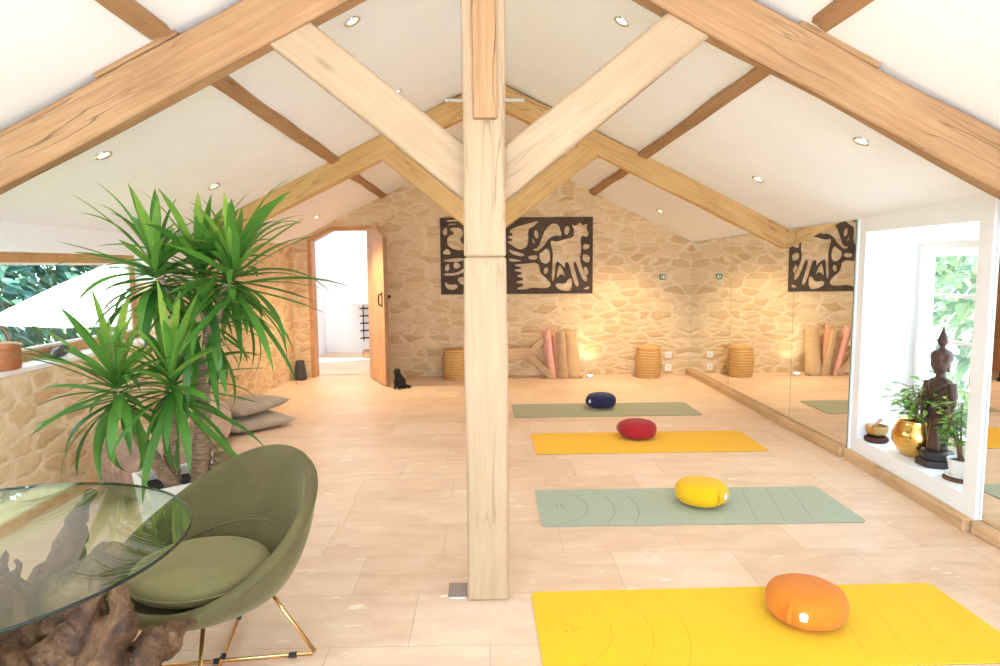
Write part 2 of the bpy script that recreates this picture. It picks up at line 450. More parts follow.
# ------------------------------------------------------------------ timber frame
def beam(name, mat, a, b_, h, d, label, cat='beam', group=None, parent=None, n=14, wob=.006, up=(0,0,1), seed=0, bevel=.012, mesh_only=False):
    """timber from a to b: local X runs along it, h across (in the frame's plane), d deep"""
    a = Vector(a); b_ = Vector(b_); L = (b_-a).length
    x = (b_-a).normalized(); upv = Vector(up)
    y = upv.cross(x).normalized(); z = x.cross(y)
    M = Matrix((x, y, z)).transposed().to_4x4(); M.translation = (a+b_)/2
    m = MB(); rows = []
    ks = 3
    for i in range(n+1):
        u = -L/2 + L*i/n
        ring = []
        for (sy, sz) in [(-1,-1),(-.33,-1),(.33,-1),(1,-1),(1,-.33),(1,.33),(1,1),(.33,1),(-.33,1),(-1,1),(-1,.33),(-1,-.33)]:
            p = Vector((u, sy*d/2, sz*h/2))
            nv = noise.noise_vector(Vector((u*1.6+seed*7.3, sy*.5+seed, sz*.8)))
            p.y += nv.x*wob; p.z += nv.y*wob*1.6
            ring.append(p)
        rows.append(ring)
    vs = [p for r_ in rows for p in r_]; k = 12; fs = []
    for i in range(n):
        for j in range(k):
            fs.append((i*k+j, i*k+(j+1) % k, (i+1)*k+(j+1) % k, (i+1)*k+j))
    fs.append(tuple(range(k))[::-1]); fs.append(tuple(range(n*k, n*k+k)))
    m.add(vs, fs)
    o = m.build(name, mat, smooth=True, bevel=bevel, seg=2)
    o.data.set_sharp_from_angle(angle=R(35))
    if parent:
        o.parent = parent; o.matrix_local = parent.matrix_basis.inverted() @ M
    else: o.matrix_world = M
    if label: tag(o, label, cat, group, 'thing')
    return o

def truss(y0, front):
    """y0 = front face of the king post"""
    d = .10; yc = y0 + (.15 if front else .10)
    zr = 3.115 if front else 3.09
    sl = .507 if front else .487
    hh = .205 if front else .19
    where = 'front truss' if front else 'rear truss'
    for s in (-1, 1):
        side = 'left' if s < 0 else 'right'
        # top edge line z = zr - sl*|x-.065|
        ang = math.atan(sl); nx, nz = -math.sin(ang)*s, -math.cos(ang)
        top0 = Vector((.065, yc, zr)); xe = (2.70 if s < 0 else (2.60 if front else 2.72))
        top1 = Vector((.065 + s*xe, yc, zr - sl*xe))
        off = Vector((nx, 0, nz))*hh/2
        beam('rafter_beam', OAK if front else OAKR, top0+off, top1+off, hh, d,
             f'{"thick" if front else "slimmer"} honey oak rafter on the {side} slope of the {where}', 'beam', 'oak roof rafters', seed=s+(3 if front else 9), wob=.012)
        # brace
        if front:
            A = Vector((s*.02, yc+.026, 1.812)); B = Vector((s*.945, yc+.026, 2.544))
        else:
            A = Vector((.0+s*.06, yc, 1.83)); B = Vector((.03+s*.92, yc, 2.50))
        beam('brace_beam', OAKP if front else OAKR, A, B, .185, .10,
             (f'pale sawn oak brace from the tall post up to the thick {side} rafter' if front else f'orange oak brace half hidden below the pale {side} brace, on the rear truss'),
             'beam', 'oak braces', seed=s+20+(0 if front else 5), wob=.005)
        # packer block on the rafter where the purlin crosses
        px = 1.36*s+.03
        xa, xb = (px-.30, px+.05) if s < 0 else (px-.05, px+.30)
        q0 = Vector((xa, yc, zr - sl*abs(xa-.065)+.012)); q1 = Vector((xb, yc, zr - sl*abs(xb-.065)+.012))
        beam('packer_board', OAK, q0, q1, .022, d*.8, f'thin wooden packer under the purlin on the {side} rafter of the {where}', 'board', 'purlin packers', n=6, wob=.002, bevel=.003, seed=s)
    # king post
    w = .18
    if front:
        p = thing('king_post', 'tall pale oak post standing on the floor in the middle of the room', 'post', (-.005, y0+.09, 0))
        p['kind'] = 'thing'
        beam('lower_post', OAKP, (-.005, y0+.09, 0), (-.005, y0+.09, 1.5035), w, .18, None, parent=p, up=(1,0,0), seed=40, wob=.004)
        beam('upper_post', OAKP, (-.005, y0+.092, 1.5045), (-.005, y0+.092, 3.10), w-.004, .175, None, parent=p, up=(1,0,0), seed=44, wob=.004)
        beam('face_block', OAK, (-.0, y0-.012, 2.062), (-.0, y0-.012, 3.0), .098, .04, None, parent=p, up=(1,0,0), seed=47, wob=.003, bevel=.006)
    else:
        beam('king_post', OAKR, (.005, y0+.09, 0), (.005, y0+.09, 3.05), .16, .16, 'oak post of the rear truss, standing behind the tall pale post', 'post', up=(1,0,0), seed=50)
truss(2.80, True)
truss(5.95, False)

b = MB(); b.tube([(-.33, 0, 0), (.33, 0, 0)], .014, 12); b.lathe([(.017, -.01), (.017, .01)], 12, (-.33, 0, 0), M=Matrix.Rotation(R(90), 3, 'Y')); b.lathe([(.017, -.01), (.017, .01)], 12, (.33, 0, 0), M=Matrix.Rotation(R(90), 3, 'Y'))
tag(b.build('rod', WPLAST, loc=(.0, 5.93, 2.885), smooth=True), 'thin white rod sticking out both sides behind the top of the pale post', 'rod')

for s in (-1, 1):
    side = 'left' if s < 0 else 'right'
    for (y0, y1, wh) in ((YF, 2.86, 'in front of the front truss'), (2.94, 6.0, 'between the two trusses'), (6.08, YB, 'between the rear truss and the stone wall')):
        x = 1.37*s + .035
        z0 = ceil_z(x, y0) + .016; z1 = ceil_z(x, y1) + .016
        sag = .03
        beam('purlin', OAK, (x+s*.03, y0, z0), (x, y1, z1), .09, .09, f'slim oak purlin on the {side} ceiling slope {wh}', 'beam', 'ceiling purlins', up=(s*.45, 0, .9), seed=60+s*3+y0, wob=.014, n=18, bevel=.008)

# ------------------------------------------------------------------ downlights
DL = [(-.691, 3.657), (-.657, 5.114), (-2.038, 3.677), (-2.014, 5.075), (-1.997, 8.0), (.749, 3.761), (2.054, 3.684), (2.072, 5.125), (2.054, 7.936),
      (-.67, 2.2), (.75, 2.2), (-2.03, 2.2), (2.05, 2.2)]
DLL = ['larger downlight between the left pale brace and the post top', 'tiny downlight just above the middle of the left pale brace',
       'larger downlight in the left ceiling below the thick left rafter', 'small downlight just above the leaf tips of the tall yucca', 'tiny downlight in the left ceiling above the doorway',
       'larger downlight between the right pale brace and the post top', 'larger downlight in the right ceiling between the niche and the thick right rafter',
       'small downlight in the right ceiling just before the rear truss, above the mirrors', 'tiny downlight in the far right ceiling beside the stone gable',
       'recessed downlight high on the left slope in front of the front truss', 'recessed downlight high on the right slope in front of the front truss',
       'recessed downlight low on the left slope in front of the front truss', 'recessed downlight low on the right slope in front of the front truss']
ringm = None
for i, (x, y) in enumerate(DL):
    s = 1 if x > .065 else -1
    z = ceil_z(x, y)
    t_ = thing('downlight', DLL[i], 'light', (x, y, z), 0, 'recessed ceiling downlights')
    t_.rotation_euler = (0, math.atan(.503)*s, 0)
    if ringm is None:
        b = MB(); b.lathe([(.047, .004), (.047, -.006), (.040, -.010), (.031, -.006), (.029, .002)], 24, cap0=False, cap1=False)
        o1 = b.build('trim_ring', CHROME, t_, smooth=True); 
        b = MB(); b.lathe([(.0, -.0005), (.029, -.001)], 24, cap0=False, cap1=False); o2 = b.build('lamp', LAMP, t_)
        ringm = (o1.data, o2.data)
    else:
        for nm, me in zip(('trim_ring', 'lamp'), ringm):
            o = bpy.data.objects.new(nm, me); col.objects.link(o); o.parent = t_
    L = bpy.data.lights.new('downlight_spot', 'SPOT'); L.energy = 3 if y < 3 else 9 if y < 4 else 42 if y < 7 else 165; L.color = (.90, .96, 1) if y < 4 else (1, .90, .76) if y < 7 else (1, .77, .48); L.spot_size = R(115); L.spot_blend = .9; L.shadow_soft_size = .04
    lo = bpy.data.objects.new('downlight_spot', L); col.objects.link(lo); lo.location = (x, y, z-.02)
    lo.rotation_euler = (0, math.atan(.503)*s*.5, 0)

# ------------------------------------------------------------------ mirrors and plinth
def mirror(y0, y1, x, z0, z1f, label):
    b = MB(); n = 1
    th = .008
    z1a, z1b = z1f(y0), z1f(y1)
    vs = [(x, y0, z0), (x, y1, z0), (x, y1, z1b), (x, y0, z1a), (x+th, y0, z0), (x+th, y1, z0), (x+th, y1, z1b), (x+th, y0, z1a)]
    b.add(vs, [(0,1,2,3), (7,6,5,4), (0,4,5,1), (1,5,6,2), (2,6,7,3), (3,7,4,0)])
    c = Vector((x, (y0+y1)/2, z0))
    b.v = [tuple(Vector(v)-c) for v in b.v]
    o = b.build('mirror_panel', MIRROR, loc=c)
    o.data.materials.append(MEDGE)
    for p in o.data.polygons:
        if abs(p.normal.x) < .5: p.material_index = 1
    tag(o, label, 'mirror', 'mirror panels along the right wall')
mt = lambda y: ceil_z(2.705, y)-.012
mirror(7.353, YB-.004, 2.705, .072, mt, 'tall mirror panel on the right wall next to the stone wall corner')
mirror(5.833, 7.347, 2.705, .072, mt, 'middle mirror panel on the right wall, at the foot of the rear rafter')
mirror(4.875, 5.827, 2.705, .072, mt, 'narrow mirror panel on the right wall beside the niche, reflecting the cut-out artwork')
mirror(1.6, 3.442, 2.658, .072, lambda y: 1.76, 'mirror panel on the right of the niche, cut by the photo edge')
b = MB()
def plinth(p0, p1, name, label):
    p0 = Vector(p0); p1 = Vector(p1)
    a = Vector((p0.x, p0.y, .037)); c = Vector((p1.x, p1.y, .037))
    o = beam(name, PLANK, a, c, .074, .045, label, 'plank', 'oak plinth boards along the right wall', seed=p0.y, wob=.004, bevel=.006, n=16)
plinth((2.682, YB-.01, 0), (2.682, 4.88, 0), 'plinth_board', 'oak plinth board under the far mirrors, from the stone wall to the niche')
plinth((fxr(4.86)-.024, 4.86, 0), (fxr(3.47)-.024, 3.47, 0), 'plinth_board', 'oak plinth board under the white niche pier')
plinth((2.634, 3.44, 0), (2.634, 1.6, 0), 'plinth_board', 'oak plinth board under the mirror at the right photo edge')

# ------------------------------------------------------------------ door
d = bpy.data.objects.new('door_1', None); col.objects.link(d); struct(d); d.location = (-1.9, YB, 0)
b = MB(); fw = .05
dp = [(-2.335, 0), (-2.335, 1.825), (-2.03, 1.985), (-1.50, 1.985), (-1.50, 0)]
ip = [(-2.285, 0), (-2.285, 1.795), (-2.02, 1.935), (-1.55, 1.935), (-1.55, 0)]
for i in range(4):
    q = [dp[i], dp[i+1], ip[i+1], ip[i]]
    b.prism([(u+1.9, v) for u, v in q], lambda u, v: (u, -.012, v), lambda u, v: (u, .20, v))
b.build('door_frame', FRAMEW, d)
# leaf, swung into the room; local x from the hinge to the free edge
ang = math.atan2(8.06-8.80, -1.19+1.515)
leaf = thing('door_leaf', 'open oak plank door leaf with one clipped top corner, swung into the room', 'door', (-1.515, 8.80, 0), ang)
leaf['kind'] = 'thing'
W = .80
b = MB(); prof = [(0, .012), (W, .012), (W, 1.80), (W-.28, 1.955), (0, 1.955)]
np_ = 5
for i in range(np_):
    x0, x1 = W*i/np_+.002, W*(i+1)/np_-.002
    zt = lambda x: 1.955 if x <= W-.28 else 1.955-(x-(W-.28))/.28*.155
    pts = [(x0, .012), (x1, .012), (x1, zt(x1))] + ([(W-.28, 1.955)] if x0 < W-.28 < x1 else []) + [(x0, zt(x0))]
    b.prism(pts, lambda u, v: (u, -.045, v), lambda u, v: (u, 0, v))
# rotate so that grain runs upwards: swap handled by material mapping on a rotated child
lp = b.build('planks', OAKD, leaf, bevel=.003)
b = MB()
b.box((W-.003, -.047, .012), (W+.006, .003, 1.798)); b.build('edge_strip', OAK, leaf)
for z in (.35, 1.6):
    b = MB(); b.box((.05, 0, z), (W-.12, .025, z+.11)); b.build('ledge', OAKD, leaf, bevel=.004)
b = MB()
b.tube([(W-.09, -.05, 1.13), (W-.09, -.085, 1.12), (W-.09, -.092, 1.06), (W-.09, -.085, 1.0), (W-.09, -.05, .99)], .009, 8)
b.box((W-.105, -.052, .965), (W-.075, -.045, 1.155)); b.build('handle', IRON, lp, smooth=False)
b = MB(); b.box((W-.02, 0, 1.08), (W+.02, .03, 1.12)); b.build('latch', IRON, lp)

# things in the hallway
t_ = thing('wall_cabinet', 'plain white cabinet hung high on the hallway wall, seen through the doorway', 'cabinet', (-1.80, 11.15, .85))
b = MB(); b.box((-.46, -.2, 0), (.9, .25, 1.2)); b.build('body', WHITE, t_, bevel=.006)
b = MB(); b.box((-.455, -.222, .005), (.3, -.202, 1.195)); b.box((.306, -.222, .005), (.895, -.202, 1.195)); b.build('door', WHITE, t_, bevel=.004)
t_ = thing('wine_rack', 'dark iron bottle rack of stacked rings under the white cabinet in the hallway', 'rack', (-1.96, 11.30, .20))
for s in (-1, 1):
    b = MB(); b.box((s*.13-.008, -.012, 0), (s*.13+.008, .004, .62)); b.build('upright', IRON, t_)
for k in range(5):
    b = MB(); z = .06+k*.125
    b.tube([(-.13+.045*math.cos(q), -.06-.05*math.sin(q)*1.0, z) for q in [2*PI*i/20 for i in range(20)]], .008, 6, closed=True)
    b.tube([(.13+.045*math.cos(q), -.06-.05*math.sin(q)*1.0, z) for q in [2*PI*i/20 for i in range(20)]], .008, 6, closed=True)
    b.box((-.15, -.02, z-.012), (.15, -.004, z+.012)); b.build('ring_pair', IRON, t_)
b = MB(); b.lathe([(.05, 0), (.085, .03), (.095, .08), (.08, .12), (.074, .12), (.088, .08), (.0, .02)], 20, cap1=False)
tag(b.build('small_basket', m_weave('brown_weave', (.25, .13, .07), (.5, .3, .18)), loc=(-1.93, 10.75, 0), smooth=True), 'small brown round basket on the hallway floor below the rack', 'basket')

# ------------------------------------------------------------------ wall items on the stone gable
# cut-out artwork : one dark board with openings
def chaikin(p, it=2):
    for _ in range(it):
        q = []
        for i in range(len(p)):
            a = p[i]; c = p[(i+1) % len(p)]
            q += [(a[0]*.75+c[0]*.25, a[1]*.75+c[1]*.25), (a[0]*.25+c[0]*.75, a[1]*.25+c[1]*.75)]
        p = q
    return p
HOLES = [
 [(705,205),(745,218),(800,200),(845,192),(852,150),(832,112),(862,125),(885,98),(900,122),(932,108),(922,140),(940,168),(925,192),(898,180),(888,205),(896,260),(884,325),(905,385),(938,450),(908,458),(880,390),(860,335),(846,340),(862,410),(884,482),(860,486),(838,420),(818,340),(796,338),(798,380),(770,345),(742,330),(738,400),(730,450),(716,448),(722,340),(725,280)],
 [(598,262),(640,250),(658,195),(680,140),(722,105),(758,112),(782,186),(740,178),(702,196),(668,245),(634,274)],
 [(562,345),(640,338),(650,405),(700,445),(716,480),(680,496),(600,488),(560,502),(496,498),(565,468),(488,458),(562,438),(498,418),(556,402),(478,384),(552,372),(480,352)],
 [(462,152),(500,128),(560,112),(650,86),(604,130),(576,140),(580,240),(530,266),(480,236),(448,214),(494,206),(448,184),(494,176)],
 [(618,140),(642,166),(634,205),(610,180)], [(606,190),(622,235),(600,215)], [(658,275),(698,248),(712,318),(690,352),(650,335),(640,292)],
 [(800,120),(828,132),(812,178),(788,168)], [(906,228),(948,236),(936,262),(902,266)], [(902,288),(946,300),(942,346),(900,332)],
 [(920,358),(940,398),(926,424),(904,388)], [(745,440),(752,380),(764,350),(788,392),(802,432),(776,404)],
 [(742,462),(800,470),(816,438),(842,436),(836,512),(790,512),(742,492)], [(665,385),(690,360),(700,395),(675,415)], [(900,500),(945,480),(940,505)],
 [(460,256),(500,272),(562,290),(540,306),(470,284)], [(575,300),(634,294),(630,322),(582,322)], [(460,310),(520,322),(545,330),(470,335)],
 [(72,140),(100,124),(98,178),(74,172)], [(100,180),(146,164),(112,140),(128,126),(182,130),(194,168),(172,204),(204,240),(206,262),(140,262),(96,232)],
 [(70,272),(100,248),(124,288),(76,288)], [(74,318),(202,306),(182,332),(80,332)], [(84,352),(110,340),(106,388),(80,382)], [(130,346),(150,330),(184,360),(142,378)],
 [(74,400),(150,398),(202,366),(196,396),(140,414),(80,414)], [(78,446),(106,470),(146,464),(162,482),(130,502),(88,492)], [(150,430),(194,418),(204,460),(176,472)],
 [(95,84),(160,80),(170,92),(100,98)], [(100,106),(150,102),(155,112),(104,116)],
 [(225,100),(300,90),(330,130),(300,180),(340,220),(300,260),(240,240),(250,180)], [(350,110),(420,95),(430,150),(380,170)], [(360,200),(430,190),(432,260),(390,280),(350,250)],
 [(225,300),(330,285),(420,305),(400,330),(300,320),(230,335)], [(230,370),(300,350),(330,400),(380,360),(420,380),(400,470),(340,500),(300,450),(240,490),(260,420)],
]
PW, PH = 2.0, 1.0
def grow(h):
    cx = sum(p[0] for p in h)/len(h); cy = sum(p[1] for p in h)/len(h)
    return [(min(950, max(68, cx+(p[0]-cx)*1.07)), min(516, max(82, cy+(p[1]-cy)*1.07))) for p in h]
cu = bpy.data.curves.new('art', 'CURVE'); cu.dimensions = '2D'; cu.fill_mode = 'BOTH'; cu.extrude = .006
def spl(pts):
    s_ = cu.splines.new('POLY'); s_.points.add(len(pts)-1); s_.use_cyclic_u = True
    for q, p in zip(s_.points, pts): q.co = (p[0], p[1], 0, 1)
spl([(-PW/2, -PH/2), (PW/2, -PH/2), (PW/2, PH/2), (-PW/2, PH/2)])
for h in HOLES:
    spl([((x-57)/905*PW-PW/2, PH/2-(y-70)/457*PH) for x, y in chaikin(h, 1)])
co = bpy.data.objects.new('art_src', cu); col.objects.link(co)
dg = bpy.context.evaluated_depsgraph_get(); dg.update()
me = bpy.data.meshes.new_from_object(co.evaluated_get(dg)); bpy.data.objects.remove(co, do_unlink=True)
me.materials.clear(); me.materials.append(plain('dark_board', (.085, .055, .038), .8, 0, .2, 12, .2))
art = bpy.data.objects.new('wall_art', me); col.objects.link(art); art.location = (.40, YB-.010, 1.588); art.rotation_euler = (R(90), 0, 0)
tag(art, 'large dark brown cut-out artwork of animals hung on the stone wall behind the post', 'artwork'); art['kind'] = 'thing'

# exit sign
t_ = thing('exit_sign', 'small green emergency exit sign on the stone wall near the mirror corner', 'sign', (2.325, YB-.012, 1.295))
b = MB(); b.box((-.036, -.008, -.036), (.036, .012, .036)); b.build('plate', plain('sign_green', (.01, .24, .09), .4, 0, .03, 5), t_, bevel=.002)
b = MB()
b.box((.008, -.0095, -.026), (.026, -.008, .026))
b.ell((-.012, -.009, .016), (.006, .001, .006), n=10, m=6)
b.prism([(-.022, .004), (-.004, .009), (.002, -.002), (-.004, -.004), (.0, -.016), (-.004, -.024), (-.010, -.010), (-.020, -.020), (-.024, -.014), (-.014, -.002)], lambda u, v: (u, -.0095, v), lambda u, v: (u, -.008, v))
b.build('pictogram', WPLAST, t_)
for z, lb in ((.255, 'white wall socket on the stone wall beside the wicker basket, the upper one'), (.085, 'white wall socket on the stone wall beside the wicker basket, the lower one')):
    t_ = thing('wall_socket', lb, 'socket', (2.425, YB-.01, z), 0, 'white sockets by the mirror corner')
    t_['kind'] = 'thing'
    b = MB(); b.box((-.042, -.006, -.042), (.042, .012, .042)); b.build('plate', WPLAST, t_, bevel=.004)
    b = MB(); b.lathe([(.020, -.0005), (.019, -.0075), (.0, -.0076)], 20, M=Matrix.Rotation(R(-90), 3, 'X'), cap0=False, cap1=False); b.build('outlet', plain('socket_grey', (.7, .7, .7), .5), t_)
# floor uplight
t_ = thing('floor_uplight', 'small white uplight disc on the floor shining up the stone wall', 'light', (1.34, 8.60, 0))
b = MB(); b.lathe([(.048, 0), (.048, .022), (.040, .028), (.034, .028)], 24, cap1=False); b.build('housing', WPLAST, t_, smooth=True)
b = MB(); b.lathe([(.0, .027), (.034, .027)], 24, cap0=False, cap1=False); b.build('lamp', LAMP, t_)
L = bpy.data.lights.new('uplight', 'SPOT'); L.energy = 12; L.color = (1, .82, .58); L.spot_size = R(80); L.spot_blend = 1; L.shadow_soft_size = .03
lo = bpy.data.objects.new('uplight', L); col.objects.link(lo); lo.location = (1.34, 8.60, .04); lo.rotation_euler = (R(180-22), 0, 0)
# floor socket plate by the post
t_ = thing('floor_socket', 'square steel floor socket cover set in the tiles beside the post foot', 'socket', (-.145, 2.895, 0))
b = MB(); b.box((-.042, -.07, 0), (.045, .07, .004)); b.build('frame', CHROME, t_, bevel=.001)
b = MB(); b.box((-.036, -.064, .004), (.040, .064, .006)); b.build('lid', STEEL, t_)

# ------------------------------------------------------------------ wicker baskets
WICK = m_weave('wicker', (.52, .28, .09), (.72, .45, .18))
def wicker(loc, label, r0=.165, h=.40):
    t_ = thing('wicker_basket', label, 'basket', loc, 0, 'barrel baskets along the stone wall')
    prof = []; nr = 15
    def rad(u): return r0*(.80 + .22*math.sin(PI*(.12+.76*u)))
    for k in range(nr*4+1):
        u = k/(nr*4); prof.append((rad(u) + .004*abs(math.sin(PI*u*nr)), u*(h-.03)))
    b = MB(); b.lathe(prof, 48, fr=lambda a, v: 1+.010*math.sin(24*a)); b.build('body', WICK, t_, smooth=True)
    b = MB(); r1 = rad(1)+.006
    b.lathe([(r1*.96, h-.034), (r1, h-.026), (r1, h-.012), (r1*.9, h-.002), (r1*.5, h+.004), (0, h+.006)], 40, cap1=False, fr=lambda a, v: 1+.006*math.sin(20*a)); b.build('lid', WICK, t_, smooth=True)
    return t_
wicker((2.10, 8.58, 0), 'round honey wicker basket with lid by the mirror corner')
wicker((-.42, 8.60, 0), 'round honey wicker basket by the stone wall, half hidden behind the post', .16, .39)

# ------------------------------------------------------------------ trestle and rolled mats by the wall
t_ = thing('wooden_trestle', 'low wooden trestle with forked end leg lying along the stone wall behind the post', 'trestle', (.30, 8.62, 0))
def stick(a, c, h, d_, name, sd):
    return beam(name, TRESW, Vector(a)+t_.location, Vector(c)+t_.location, h, d_, None, parent=t_, seed=sd, wob=.004, bevel=.01, n=8)
bpy.context.view_layer.update()
stick((-.05, .0, .315), (.30, .0, .315), .15, .06, 'rail', 3)
stick((.25, .0, .33), (.55, .02, .60), .075, .06, 'upper_arm', 4)
stick((.25, .0, .30), (.535, -.10, .03), .085, .06, 'leg', 5)
stick((.27, .05, .30), (.50, .10, .03), .07, .05, 'leg', 6)
stick((.30, .06, .62), (.60, .06, .64), .05, .05, 'cross_bar', 8)

def rolled_mat(loc, lean, ax, label, c, h=.63, rx=.065, ry=.05, turns=3.2, tilt=0, edge=None):
    t_ = thing('rolled_mat', label, 'mat', loc, ax, 'mats leaning on the stone wall')
    b = MB(); N = 90; th = .011
    o_, i_ = [], []
    for k in range(N+1):
        u = k/N; a = u*turns*2*PI; rr = .25+.75*u
        o_.append((rx*rr*math.cos(a), ry*rr*math.sin(a))); i_.append((rx*(rr-.10)*math.cos(a), ry*(rr-.10)*math.sin(a)))
    vs = []
    for z in (0, h):
        for p in o_: vs.append((p[0], p[1], z))
        for p in i_: vs.append((p[0], p[1], z))
    n = N+1; fs = []
    for k in range(N):
        fs += [(k, k+1, 2*n+k+1, 2*n+k), (n+k+1, n+k, 3*n+k, 3*n+k+1), (k+1, k, n+k, n+k+1), (2*n+k, 2*n+k+1, 3*n+k+1, 3*n+k)]
    fs += [(0, 2*n, 3*n, n), (N, n+N, 3*n+N, 2*n+N)]
    b.add(vs, fs)
    M = Matrix.Rotation(lean, 3, 'X') @ Matrix.Rotation(tilt, 3, 'Y')
    zmin = min((M @ Vector(v)).z for v in b.v)
    b.v = [tuple((M @ Vector(v)) - Vector((0, 0, zmin))) for v in b.v]
    b.build('roll', m_fabric(label[:12], c, 200), t_, smooth=False)
    return t_
PINK = (.86, .46, .36); TAN = (.60, .41, .23)
rolled_mat((.845, 8.57, 0), R(-12), 2.2, 'pink rolled mat leaning on the stone wall, next to the trestle', PINK, .65, .065, .052, tilt=R(-3))
rolled_mat((.985, 8.56, 0), R(-11), 2.6, 'tan mat standing against the wall, between the pink mat and the flared one', TAN, .62, .072, .056, tilt=R(-1))
t_ = thing('folded_mat', 'tan mat with dark underside flaring at the foot, rightmost of the mats against the wall', 'mat', (1.09, 8.57, 0), 0, 'mats leaning on the stone wall')
b = MB(); vs = []; N = 16
for j in range(9):
    v = j/8; z = .62*v; wdt = .11-.03*v
    for k in range(N+1):
        u = k/N; a = PI*(u*1.15-.05)
        x = (-math.cos(a))*(wdt) + .03*(1-v) ; y = -math.sin(a)*(.06+.03*(1-v)) + .17*v + .01
        vs.append((x, y, z))
fs = [(j*(N+1)+k, j*(N+1)+k+1, (j+1)*(N+1)+k+1, (j+1)*(N+1)+k) for j in range(8) for k in range(N)]
b.add(vs, fs); o = b.build('outer_sheet', m_fabric('tan_sheet', TAN, 200), t_, smooth=True)
md = o.modifiers.new('s', 'SOLIDIFY'); md.thickness = .008
b = MB(); b.add([(p[0]*.92+.004, p[1]*.9+.012, max(.001, p[2]*.97)) for p in vs], fs); o = b.build('inner_sheet', m_fabric('dark_sheet', (.14, .15, .13), 200), t_, smooth=True)
b = MB(); b.prism([(-.10, -.03), (.13, -.06), (.15, .02), (-.08, .03)], lambda u, v: (u, v, .0), lambda u, v: (u, v, .012)); b.build('bottom_flap', m_fabric('dark_flap', (.13, .14, .12), 200), t_)
rolled_mat((.93, 8.69, 0), R(-6), 1.0, 'second pink rolled mat, only its top showing behind the tan mats', PINK, .66, .05, .045)

# dark vase and black cat
b = MB(); b.lathe([(.062, 0), (.082, .01), (.085, .03), (.070, .14), (.058, .235), (.057, .25), (.050, .25), (.052, .23), (.0, .05)], 32, cap1=False)
tag(b.build('vase', plain('charcoal_ceramic', (.055, .052, .055), .35, 0, .15, 10), loc=(-2.44, 8.66, 0), smooth=True), 'charcoal grey tapered vase on the floor beside the door frame', 'vase')
b = MB()
b.ell((0, 0, .075), (.075, .06, .075)); b.ell((-.012, 0, .125), (.05, .048, .06)); b.ell((-.03, -.01, .195), (.045, .042, .038))
b.ell((-.05, -.03, .185), (.02, .018, .016))
b.tube([(-.045, .005, .215), (-.05, .008, .25)], [.017, .004], 8); b.tube([(-.012, -.005, .215), (-.008, -.005, .25)], [.017, .004], 8)
b.tube([(-.045, -.035, .11), (-.055, -.045, .05), (-.06, -.06, .012)], [.02, .016, .014], 8); b.tube([(-.01, -.05, .11), (-.012, -.062, .05), (-.012, -.075, .012)], [.02, .016, .014], 8)
b.ell((-.06, -.068, .012), (.017, .024, .012)); b.ell((-.012, -.082, .012), (.017, .024, .012)); b.ell((.05, -.04, .03), (.045, .035, .03))
b.tube([(.05, .02, .03), (.10, -.01, .022), (.12, -.04, .02), (.10, -.075, .02)], [.02, .018, .016, .010], 8)
tag(fuse(b, 'black_cat', plain('black_fur', (.012, .011, .011), .8, 0, .2, 60, .3), loc=(-1.06, 7.98, 0), rot=(0, 0, R(8)), voxel=.006, smooth_it=3), 'black cat sitting on the floor by the free edge of the open door', 'cat')

# ------------------------------------------------------------------ yoga mats
def rrect(w_, h_, r, n=6):
    pts = []
    for cx, cy, a0 in ((w_/2-r, h_/2-r, 0), (-w_/2+r, h_/2-r, 90), (-w_/2+r, -h_/2+r, 180), (w_/2-r, -h_/2+r, 270)):
        for k in range(n+1):
            a = R(a0+90*k/n); pts.append((cx+r*math.cos(a), cy+r*math.sin(a)))
    return pts
def yoga_mat(x0, x1, y0, y1, rz, c, label, lines=None, under=None, r=.035):
    cx, cy = (x0+x1)/2, (y0+y1)/2; w_, h_ = x1-x0, y1-y0
    t_ = thing('yoga_mat', label, 'mat', (cx, cy, 0), rz, 'yoga mats laid out in a row')
    b = MB(); b.prism(rrect(w_, h_, r), lambda u, v: (u, v, .0025), lambda u, v: (u, v, .006)); b.build('top_layer', m_fabric(label[:14]+'_top', c, 150, .03, .75, .1), t_)
    b = MB(); b.prism(rrect(w_-.002, h_-.002, r), lambda u, v: (u, v, 0), lambda u, v: (u, v, .0026)); b.build('backing', m_fabric(label[:14]+'_back', under or (.09, .10, .09), 150), t_)
    if lines:
        z = .0063
        def strip(pts, wd=.005):
            vs = []; b = MB()
            for i, p in enumerate(pts):
                a = Vector(pts[max(0, i-1)]); q = Vector(pts[min(len(pts)-1, i+1)]); d_ = (q-a).normalized(); n_ = Vector((-d_.y, d_.x))*wd/2
                vs += [(p[0]+n_.x, p[1]+n_.y, z), (p[0]-n_.x, p[1]-n_.y, z)]
            b.add(vs, [(2*i, 2*i+1, 2*i+3, 2*i+2) for i in range(len(pts)-1)]); b.build('guide_line', lm_, t_)
        lm_ = plain(label[:14]+'_lines', lines, .8)
        ly = h_/2-.03
        for rr in (.30, .46, .60):
            cxl = -w_/2-.0
            am = math.asin(min(1, ly/rr)); strip([(cxl+rr*math.cos(a), rr*math.sin(a)) for a in [-am+2*am*i/24 for i in range(25)]])
        for xx in (.30, .46, .62):
            strip([(w_/2-xx, -ly), (w_/2-xx+.12, ly)], .004)
        # lotus mark
        c0 = -w_/2+.13; b = MB()
        for k in range(5):
            a = R(-120+k*60); z_ = z+.0001*k; P = [(c0+.010*math.cos(a), .010*math.sin(a)), (c0+.030*math.cos(a)+.007*math.sin(a), .030*math.sin(a)-.007*math.cos(a)), (c0+.050*math.cos(a), .050*math.sin(a)), (c0+.030*math.cos(a)-.007*math.sin(a), .030*math.sin(a)+.007*math.cos(a))]
            b.add([(p[0], p[1], z_) for p in P], [(0, 1, 2, 3)])
        b.build('printed_emblem', lm_, t_)
    return t_
